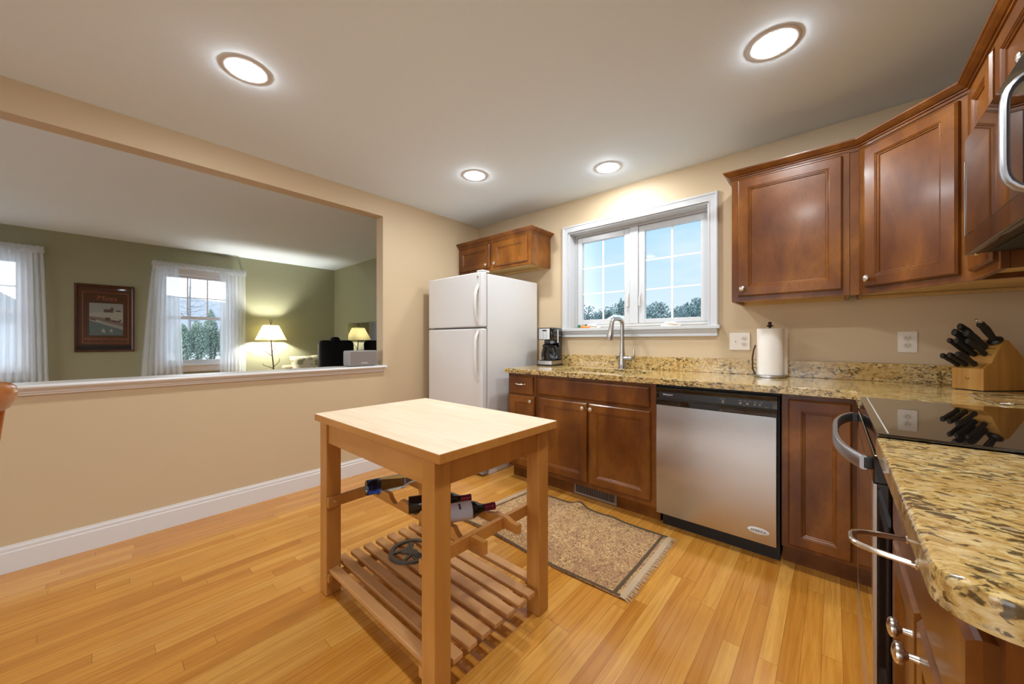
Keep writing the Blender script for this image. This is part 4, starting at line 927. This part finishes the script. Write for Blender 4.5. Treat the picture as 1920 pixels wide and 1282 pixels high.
# toy carrot and small dark sensor box on the window sill
t = thing('toy_carrot', 'small orange toy carrot with green leaves on the window sill', 'toy', (1.33, .045, 1.2548))
m = MB(); m.lathe([(.0, 0), (.011, .002), (.0155, .012), (.014, .03), (.010, .06), (.004, .095), (0, .100)], (1.312, .040, 1.2705), (1, .05, -.085), 16, False); m.build('root', 'carrot orange', t)
m = MB()
for a, l in ((.15, .045), (.45, .038), (-.1, .036)): m.tube([(1.313, .040, 1.270), (1.313-l*.5, .040+.01*a, 1.272+l*a*.6), (1.313-l, .040+.015*a, 1.270+l*a)], [(.003, .004), (.006, .009), (.002, .004)], 8)
m.build('leaves', 'carrot green', t)
t = thing('sensor_box', 'small dark grey box standing in the left corner of the window sill', 'box', (1.352, .080, 1.2549))
MB().box(1.333, 1.369, .070, .090, 1.2551, 1.292, .003).build('case', 'grey plastic', t); 
m = MB(); m.box(1.336, 1.366, .0688, .0697, 1.258, 1.289, .0002); m.build('face', 'dark slot', t, smooth=False)
# wireless speaker on the pass-through sill
t = thing('wireless_speaker', 'grey wireless speaker with a white logo standing on the pass-through sill', 'speaker', (-.03, -1.405, .922))
m = MB(); m.loft([[(x, y, z) for y, z in rrect(-1.520+i, -1.272-i, .926+i, 1.058-i, .014-i*.5, 5)] for x, i in ((-.115, .012), (-.09, .001), (.018, 0), (.026, .002), (.029, .007))]); m.build('body', 'grey plastic', t, ang=40)
n = NM('speaker cloth'); n.set(col=(.21, .185, .17, 1), rough=.7); n.bump(n.noise(n.co(), 900, 2), .2, .001); M['speaker cloth'] = n.m
m = MB(); m.loft([[(x, y, z) for y, z in rrect(-1.512, -1.280, .934, 1.050, .010, 5)] for x in (.0292, .0305)]); gr_ = m.build('grille', 'speaker cloth', t)
text('SONOS', .017, (.0312, -1.392, .951), (PI/2, 0, PI/2), 'printed white', gr_, ext=.0006)
m = MB(); m.box(-.10, .02, -1.49, -1.30, .9222, .9262); m.build('foot', 'black plastic', t, smooth=False)

# ------------------------------------------------------------------ bar stool at the left edge
BC = Vector((1.055, -3.322, 0)); t = thing('bar_stool', 'red brown wooden bar stool with a curved back by the pass-through', 'stool', BC)
m = MB(); m.lathe([(0, .645), (.10, .640), (.17, .650), (.188, .658), (.196, .650), (.196, .632), (.180, .618), (.02, .614), (0, .614)], BC, (0, 0, 1), 40, False); m.build('seat', 'red brown chair wood', t)
for k in range(4):
    a = PI/4+PI/2*k; u = Vector((math.cos(a), math.sin(a), 0)); m = MB(); m.tube([BC+u*.125+Vector((0, 0, .6135)), BC+u*.15+Vector((0, 0, .45)), BC+u*.215+Vector((0, 0, .001))], [.018, .022, .015], 12); m.build('leg', 'red brown chair wood', t)
m = MB(); m.tube([BC+Vector((.172*math.cos(a), .172*math.sin(a), .25)) for a in [2*PI*i/32 for i in range(33)]], .010, 8); m.build('foot_ring', 'red brown chair wood', t)
m = MB(); lp = []
for i in range(121):
    s = -1+2*i/120; a = math.radians(52+122*s); u = Vector((math.cos(a), math.sin(a), 0)); k = 1-max(0, abs(s)-.8)*2.5
    lp.append([BC+u*r_+Vector((0, 0, z)) for r_, z in ((.182, .926), (.200, .916), (.216, .926), (.227, .950), (.231, .975), (.228, .992), (.216, 1.004), (.196, 1.012), (.184, 1.011), (.179, 1.002), (.180, .960))])
m.loft(lp); m.build('back_rail', 'red brown chair wood', t, ang=80)
for s in (-.9, -.6, -.3, 0, .3, .6, .9):
    a = math.radians(52+114*s); u = Vector((math.cos(a), math.sin(a), 0)); m = MB(); m.tube([BC+u*.170+Vector((0, 0, .640)), BC+u*.200+Vector((0, 0, .925))], [.010, .009], 10); m.build('spindle', 'red brown chair wood', t)

# ------------------------------------------------------------------ living room
def curtain(label, yt0, yt1, yb0, yb1, z0, z1, folds, seed):
    t = thing('curtain', label, 'curtain', (LX+.085, (yt0+yt1)/2, z1), 0, 'white sheer curtains in the green living room'); r2 = random.Random(seed); ph = [r2.uniform(0, 6) for _ in range(4)]
    m = MB(); lp = []; nz_, ny = 26, 120
    for i in range(nz_+1):
        v = i/nz_; z = z1+(z0-z1)*v; row = []
        for j in range(ny+1):
            u = j/ny; uu = u+.012*math.sin(9*u+ph[0])*v; a, b = yt0+(yb0-yt0)*v**.8, yt1+(yb1-yt1)*v**.8; y = a+(b-a)*uu
            amp = .016+.012*v; x = LX+.085+amp*math.sin(2*PI*folds*u+ph[1]+.6*math.sin(5*u+ph[2]))+.006*math.sin(2*PI*folds*2.3*u+ph[3])
            row.append((x, y, z))
        lp.append(row)
    m.loft(lp, False, False, False); m.build('panel', 'sheer fabric', t)
    m = MB(); lp = []
    for z, d in ((z1-.012, .030), (z1+.012, .034), (z1+.038, .030), (z1+.055, .024)):
        lp.append([(LX+.085+d*.6+.005*math.sin(170*y+z*60), y, z+.005*math.sin(120*y)) for y in [yt0+(yt1-yt0)*j/60 for j in range(61)]])
    m.loft(lp, False, False, False); m.build('rod_pocket', 'sheer fabric', t); return t
curtain('white sheer curtain panel on the left of the window beside the lamp', -2.408, -2.155, -2.545, -2.085, .30, 2.145, 7, 1)
curtain('white sheer curtain panel nearest the glowing floor lamp', -1.690, -1.378, -1.690, -1.370, .30, 2.135, 7, 2)
curtain('white sheer curtain panel left of the dark framed print', -3.660, -3.313, -3.700, -3.262, .30, 2.165, 8, 3)
for nm, ya, yb, lb in (('curtain_rod', -2.415, -1.372, 'white curtain rod above the window beside the lamp'), ('curtain_rod', -4.45, -3.306, 'white curtain rod left of the dark framed print')):
    m = MB(); m.box(LX+.074, LX+.096, ya, yb, 2.160, 2.200, .006); m.box(LX+.001, LX+.0735, ya, ya+.012, 2.165, 2.195); m.box(LX+.001, LX+.0735, yb-.012, yb, 2.165, 2.195)
    rod_ = thing(nm, lb, 'curtain rod', (LX+.085, (ya+yb)/2, 2.18)); m.build('bar', 'cool white vinyl', rod_)
    m = MB(); m.loft([[(LX+.100+d+.004*math.sin(150*y+60*z), y, z+.004*math.sin(110*y)) for y in [ya+(yb-ya)*j/200 for j in range(201)]] for z, d in ((2.148, .006), (2.172, .010), (2.205, .006), (2.222, .002))], False, False, False); m.build('ruffled_sleeve', 'sheer fabric', rod_)
# framed print
t = thing('framed_print', 'dark wood framed print of a snowy farm hanging on the green wall', 'picture', (LX+.02, -2.83, 1.42))
py0, py1, pz0, pz1 = -3.085, -2.575, 1.003, 1.846; pw, ph_ = py1-py0, pz1-pz0
fpt = lambda u, v, d: (LX+d, py0+pw*u, pz1-ph_*v)
m = MB(); m.rectloops((LX+.002, py0, pz0), (0, 1, 0), (0, 0, 1), (1, 0, 0), pw, ph_, [(0, 0), (0, .022), (.006, .028), (.016, .026), (.026, .018), (.026, .0)], False, back=False); m.build('frame', 'dark frame wood', t, smooth=False)
m = MB(); m.quad([fpt(*q, .008) for q in ((.05, .97), (.95, .97), (.95, .03), (.05, .03))]); mt = m.build('mat_board', 'mat brown', t, smooth=False)
m = MB(); 
for a, b, c, d in ((.125, .895, .115, .122), (.125, .895, .865, .872), (.125, .137, .122, .865), (.883, .895, .122, .865)): m.quad([fpt(*q, .0088) for q in ((a, d), (b, d), (b, c), (a, c))])
m.build('mat_line', 'orange mat line', t, smooth=False)
m = MB(); R = lambda pts, mi, d: m.quad([fpt(*q, d) for q in pts], mi) if len(pts) == 4 else m.b.faces.new([m.b.verts.new(Vector(fpt(*q, d))) for q in pts]).__setattr__('material_index', mi)
R([(.235, .755), (.80, .755), (.80, .275), (.235, .275)], 0, .0090)
R([(.235, .56), (.80, .53), (.80, .41), (.52, .39), (.235, .43)], 1, .0093)
R([(.235, .50), (.80, .62), (.80, .57), (.55, .50), (.235, .47)], 3, .0096); R([(.235, .755), (.80, .755), (.80, .67), (.5, .60), (.235, .53)], 4, .0096)
R([(.47, .41), (.63, .41), (.63, .36), (.47, .365)], 2, .0099); R([(.57, .365), (.65, .365), (.61, .325)], 2, .0101); R([(.68, .395), (.76, .395), (.76, .375), (.68, .375)], 2, .0099)
R([(.49, .53), (.58, .54), (.58, .49), (.50, .485)], 2, .0102); R([(.60, .545), (.73, .56), (.73, .535), (.61, .525)], 2, .0102); R([(.72, .55), (.75, .55), (.77, .52), (.74, .51)], 2, .0104)
R([(.235, .52), (.34, .54), (.34, .52), (.25, .50)], 2, .0102); R([(.055, .965), (.945, .965), (.945, .905), (.055, .905)], 5, .0090); R([(.43, .70), (.50, .72), (.49, .67), (.45, .655)], 1, .0103); R([(.57, .70), (.62, .71), (.62, .67), (.59, .655)], 1, .0103)
m.build('print', ['print pale', 'print snow', 'print brown', 'print road', 'print teal', 'dark slot'], t, smooth=False)
text('Moss', .085, fpt(.52, .20, .0094), (PI/2, 0, PI/2), 'orange mat line', mt, shear=.25)
text('PENNSYLVANIA', .052, fpt(.52, .815, .0094), (PI/2, 0, PI/2), 'orange mat line', mt)
m = MB(); m.box(LX+.0125, LX+.0145, py0+.024, py1-.024, pz0+.024, pz1-.024); m.build('glass', 'window glass', t, smooth=False)
# floor lamp
LP = Vector((LX+.205, -1.07, 0)); t = thing('floor_lamp', 'lit floor lamp with a branch-like stem and a pleated cream shade', 'lamp', LP)
m = MB(); m.lathe([(.13, .0005), (.13, .010), (.11, .018), (.03, .026), (.014, .04)], LP, (0, 0, 1), 28); m.build('base', 'bronze', t)
m = MB(); m.tube([LP+Vector(p) for p in ((0, 0, .03), (.0, .02, .35), (.0, .045, .60), (.0, .03, .80), (.0, .012, 1.0), (0, 0, 1.2), (0, 0, 1.36), (0, 0, 1.41))], [.011, .010, .010, .009, .009, .008, .006, .006], 10); m.build('stem', 'bronze', t)
for p, q, r_ in (((0, .012, .97), (0, .075, 1.06), 1.09), ((0, .02, .90), (0, -.075, .97), .99), ((0, .035, .72), (0, .115, .80), .86), ((0, .035, .70), (0, -.10, .76), .79), ((0, 0, 1.40), (0, .012, 1.44), 1.475), ((0, 0, 1.40), (0, -.014, 1.45), 1.485)):
    a, b = LP+Vector(p), LP+Vector(q); m = MB(); m.tube([a, (a+b)/2, b, Vector((b.x, b.y+(b.y-a.y)*.1, r_))], [.006, .005, .0045, .003], 8); m.build('twig', 'bronze', t)
m = MB(); lp = []
for s, z in ((.185, 1.155), (.095, 1.385)):
    row = [LP+Vector((x, y, z)) for x, y in rrect(-s*.8, s*.8, -s, s, .025, 4)]; lp.append(row)
m.loft(lp, True, False, False); m.build('lamp_shade', 'lamp shade', t, ang=50)
m = MB(); m.sphere(LP+Vector((0, 0, 1.265)), .030, 10); m.build('bulb', 'bulb', t)
# recliner back (office chair), armchair with pillow, television
OC = Vector((-2.30, -.645, 0)); t = thing('office_chair', 'black leather high-back office chair standing before the television', 'chair', OC)
m = MB(); lp = []
for x, i in ((-2.300, .02), (-2.290, .002), (-2.23, 0), (-2.215, .004), (-2.205, .02)):
    lp.append([(x-.05*(z-.62), y, z) for y, z in rrect(-.885+i, -.405-i, .52+i, 1.150-i, .06, 6)])
m.loft(lp); m.build('backrest', 'black leather', t, ang=60)
m = MB(); m.loft([[(x-.03, y, z) for y, z in rrect(-.735+i, -.605-i, 1.06, 1.195-i, .05, 6)] for x, i in ((-2.275, .02), (-2.26, 0), (-2.21, 0), (-2.20, .02))]); m.build('headrest', 'black leather', t, ang=60)
m = MB(); m.loft([[(x, y, z) for x, y in rrect(-2.80+i, -2.27-i, -.90+i, -.39-i, .07, 6)] for z, i in ((.42, .03), (.44, 0), (.50, 0), (.525, .03))]); m.build('seat', 'black leather', t, ang=60)
for yy in (-.895, -.395):
    m = MB(); m.tube([(-2.32, yy, .50), (-2.32, yy, .66), (-2.40, yy, .70), (-2.62, yy, .70), (-2.66, yy, .46)], [(.014, .022)]*5, 10); m.build('armrest', 'black plastic', t)
m = MB(); m.cyl((-2.53, -.645, .10), (-2.53, -.645, .42), .03)
for k in range(5): a = 2*PI*k/5; m.tube([(-2.53, -.645, .11), (-2.53+.28*math.cos(a), -.645+.28*math.sin(a), .075)], [.022, .014], 10)
m.build('base', 'black plastic', t)
for k in range(5): a = 2*PI*k/5; m = MB(); c = Vector((-2.53+.28*math.cos(a), -.645+.28*math.sin(a), .031)); m.lathe([(.030, -.02), (.030, .02)], c, (math.sin(a), -math.cos(a), 0), 14); m.build('caster', 'black plastic', t)
AC = Vector((-3.42, -.56, 0)); t = thing('armchair', 'low upholstered armchair under the leaf print pillow beside the floor lamp', 'armchair', AC)
m = MB(); m.box(-3.80, -3.10, -.90, -.22, .12, .40, .03); m.build('base', 'sofa fabric', t)
m = MB(); m.box(-3.62, -3.11, -.79, -.33, .405, .52, .04, 3); m.build('seat_cushion', 'sofa fabric', t)
m = MB(); m.box(-3.80, -3.63, -.90, -.22, .405, .74, .05, 3); m.build('backrest', 'sofa fabric', t)
for ya, yb in ((-.90, -.80), (-.32, -.22)): m = MB(); m.box(-3.625, -3.12, ya, yb, .405, .62, .03, 3); m.build('arm', 'sofa fabric', t)
for x in (-3.77, -3.13):
    for y in (-.87, -.25): m = MB(); m.cyl((x, y, .0005), (x, y, .12), .018, .024); m.build('foot', 'dark frame wood', t)
m = MB(); lp = []; pl = Vector((-3.455, -.585, .725)); nn = 16
for i in range(nn+1):
    row = []
    for j in range(nn+1):
        u, v = -1+2*i/nn, -1+2*j/nn; row.append((u, v))
    lp.append(row)
def pil(u, v, s):
    k = (1-u**4)**.5*(1-v**4)**.5; cx_ = 1-.10*(1-abs(v))*abs(u); cz_ = 1-.10*(1-abs(u))*abs(v)
    lx, ly, lz = s*.085*k, u*.27*cx_, v*.19*cz_; th = .35
    return Vector((pl.x+lx*math.cos(th)-lz*math.sin(th), pl.y+ly+.10*v*0, pl.z+lx*math.sin(th)+lz*math.cos(th)+.015*u))
for s in (-1, 1): m.loft([[pil(u, v, s) for u, v in r] for r in lp], False, False, False)
pw_ = m.build('pillow', 'leaf print fabric', None, ang=70); tag(pw_, 'cream throw pillow with a green leaf print leaning in the corner of the room', 'pillow')
t = thing('tv_stand', 'low black media stand holding the television against the far green wall', 'stand', (-2.08, -.30, 0))
m = MB(); m.box(-2.75, -1.42, -.36, -.05, .05, .66, .006); m.build('cabinet', 'matte black', t)
for x in (-2.70, -1.47):
    for y in (-.33, -.08): m = MB(); m.cyl((x, y, .0005), (x, y, .05), .02); m.build('foot', 'matte black', t)
t = thing('television', 'black flat television whose dark screen mirrors the glowing lamp', 'television', (-2.08, -.30, .66), math.radians(1.5))
m = MB(); m.box(-.540, .540, -.002, .035, .135, .755, .006); m.build('body', 'black plastic', t, True)
m = MB(); m.box(-.530, .530, -.0045, -.0024, .147, .745); m.build('screen', 'black glass', t, True, smooth=False)
m = MB(); m.box(-.22, .22, -.055, .13, .0006, .012, .004); m.box(-.03, .03, .01, .034, .012, .1345, .003); m.build('stand', 'black plastic', t, True)

# ------------------------------------------------------------------ outdoors
struct('ground', MB().box(-140, 90, -60, 120, -1.3, -.75), 'winter lawn', smooth=False)
def crown(mb, c, R_, Hh, nleaf, rr, leaf, cone=0.0):
    for _ in range(nleaf):
        while True:
            p = Vector((rr.uniform(-1, 1), rr.uniform(-1, 1), rr.uniform(-1, 1)))
            if p.length < 1: break
        h = (p.z+1)/2; w = 1-cone*h
        q = Vector((c[0]+p.x*R_*w, c[1]+p.y*R_*w, c[2]+p.z*Hh/2))
        a = Vector((rr.uniform(-1, 1), rr.uniform(-1, 1), rr.uniform(-.6, 1))).normalized(); b = a.orthogonal().normalized(); d = a.cross(b); s = leaf*rr.uniform(.6, 1.3)
        mb.quad([q+b*s, q+d*s*.6, q-b*s, q-d*s*.6])
def tree(label, x, y, h, R_, seed, lm='tree leaves', cone=.35, n_=2600, group='trees beyond the kitchen window', leaf=.14):
    rr = random.Random(seed); t = thing('tree', label, 'tree', (x, y, -.75), 0, group)
    m = MB(); m.tube([(x, y, -.75), (x+.1, y, h*.4), (x, y, h*.85)], [.22, .15, .06], 8); m.build('trunk', 'bark', t)
    m = MB(); crown(m, (x, y, h*.30), R_, h*1.35, n_//2, rr, leaf, cone)
    for k in range(9):
        a = rr.uniform(0, 2*PI); hh = rr.uniform(.05, .9)*h; w = R_*(1-cone*hh/h)*rr.uniform(.3, .9); crown(m, (x+w*math.cos(a), y+w*math.sin(a), hh), R_*.42, R_*.75, n_//18, rr, leaf)
    m.build('foliage', lm, t, smooth=False); return t
# the tree line, one entry per tree: bearing as x at y=40, height
tl = [(-25.5, 5.3), (-24.0, 5.5), (-22.5, 5.4), (-21.2, 5.9), (-19.8, 5.2), (-18.3, 6.2), (-16.6, 6.3), (-15.2, 5.6), (-13.9, 5.9), (-12.8, 5.0), (-11.6, 5.0), (-10.7, 5.9), (-9.6, 5.1), (-8.5, 5.9), (-7.3, 5.5), (-6.2, 5.2)]
for i, (x, h) in enumerate(tl):
    kd = i in (6, 11, 13)
    tree('taller blue-green conifer rising above the tree line outside the kitchen window' if kd else 'blue-green tree in the distant tree line outside the kitchen window', x, 40+3*((i*7) % 3), h*1.05, 1.9 if kd else 2.3, 20+i, cone=.72 if kd else .3, group='tall conifers beyond the kitchen window' if kd else 'trees beyond the kitchen window')
# house gable
t = thing('neighbor_house', 'white trimmed gable roof of a house below the tree line', 'house', (-8.6, 25, -.75))
hx, hz, hw = -10.32, 3.12, 2.4
m = MB(); m.box(hx-hw, hx+hw, 25.05, 31, -.75, hz-1.2); m.prism([(hx-hw, hz-1.2), (hx+hw, hz-1.2), (hx, hz-.04)], 25.05, 31, 'y'); m.build('walls', 'roof shingle', t, smooth=False)
m = MB(); rt_ = [(hx-hw-.3, hz-1.36), (hx, hz), (hx+hw+.3, hz-1.36), (hx+hw+.3, hz-1.22), (hx, hz+.14), (hx-hw-.3, hz-1.22)]
m.loft([[(a, y, b) for a, b in rt_] for y in (24.9, 31.2)]); m.build('roof', 'siding', t, smooth=False)
# west side: cedars, bare trees, wooded hill, house
def far(u, v, d): # bearing helper for laying out the garden west of the living room windows
    return None
ce = [(-29.4, 1.70, 2.9, .95), (-30.2, 2.55, 3.7, .85), (-29.8, 3.30, 3.0, .80), (-30.4, 4.05, 3.3, .70), (-30.8, 4.85, 3.1, .75), (-31.0, 5.65, 2.8, .8), (-29.0, .9, 2.6, .8)]
for i, (x, y, h, r_) in enumerate(ce):
    lb = ['low broad grey-green cedar at the left of the cedar row', 'tallest grey-green cedar of the row outside the curtained window', 'middle grey-green cedar behind the parted curtains', 'slim grey-green cedar right of the middle of the row', 'grey-green cedar near the right curtain', 'grey-green cedar half hidden by the right curtain', 'grey-green cedar hidden behind the left curtain'][i]
    rr = random.Random(60+i); t = thing('cedar_shrub', lb, 'shrub', (x, y, -.75), 0, 'cedars outside the living room window')
    m = MB(); m.tube([(x, y, -.75), (x, y, h*.5)], [.10, .05], 8); m.tube([(x+.05, y+.1, -.75), (x+.2, y+.3, h*.3)], [.07, .04], 8); m.build('trunk', 'bark', t)
    m = MB(); crown(m, (x, y, -.30+h*.5), r_*.78, h, 2600, rr, .065, .55); m.build('foliage', 'cedar leaves', t, smooth=False)
for i, (x, y, h) in enumerate(((-58, 5.0, 11.5), (-58, 9.4, 9.0), (-58, -14.0, 10.5))):
    rr = random.Random(90+i); t = thing('bare_tree', ['tall bare winter tree behind the cedars', 'bare winter tree at the right window edge', 'bare winter tree outside the leftmost window'][i], 'tree', (x, y, -.75)); m = MB()
    m.tube([(x, y, -.75), (x+.2, y, h*.5), (x, y+.2, h)], [.22, .12, .02], 7)
    for k in range(70):
        f = rr.uniform(.35, .97); z = -.75+(h+.75)*f; a = rr.uniform(0, 2*PI); l = (1.15-f)*h*.38*rr.uniform(.5, 1.1)
        p = Vector((x+.1, y+.1, z)); q = p+Vector((math.cos(a)*l, math.sin(a)*l, l*rr.uniform(.1, .5))); md_ = (p+q)/2+Vector((0, 0, -.06*l)); m.tube([p, md_, q], [.04*(1.2-f), .03*(1.2-f), .008], 5)
        for _ in range(3):
            w = rr.uniform(.4, .95); s = p.lerp(q, w); m.tube([s, s+Vector((rr.uniform(-.5, .5), rr.uniform(-.5, .5), rr.uniform(.1, .5)))*l*.5], [.012, .005], 4)
    m.build('branches', 'grey bark', t)
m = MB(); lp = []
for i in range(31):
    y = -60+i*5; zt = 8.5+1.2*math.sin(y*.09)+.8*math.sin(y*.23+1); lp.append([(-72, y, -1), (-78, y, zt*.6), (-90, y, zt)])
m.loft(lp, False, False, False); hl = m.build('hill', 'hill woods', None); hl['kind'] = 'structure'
t = thing('neighbor_house', 'pale house across the lawn outside the leftmost sheer curtain', 'house', (-40, -7.4, -.75))
m = MB(); m.box(-44, -38, -10.6, -4.6, -.75, 2.4); m.build('walls', 'siding', t, smooth=False)
m = MB(); m.prism([(-10.9, 2.38), (-4.3, 2.38), (-7.6, 4.8)], -44.3, -37.7, 'x'); m.build('roof', 'roof shingle', t, smooth=False)
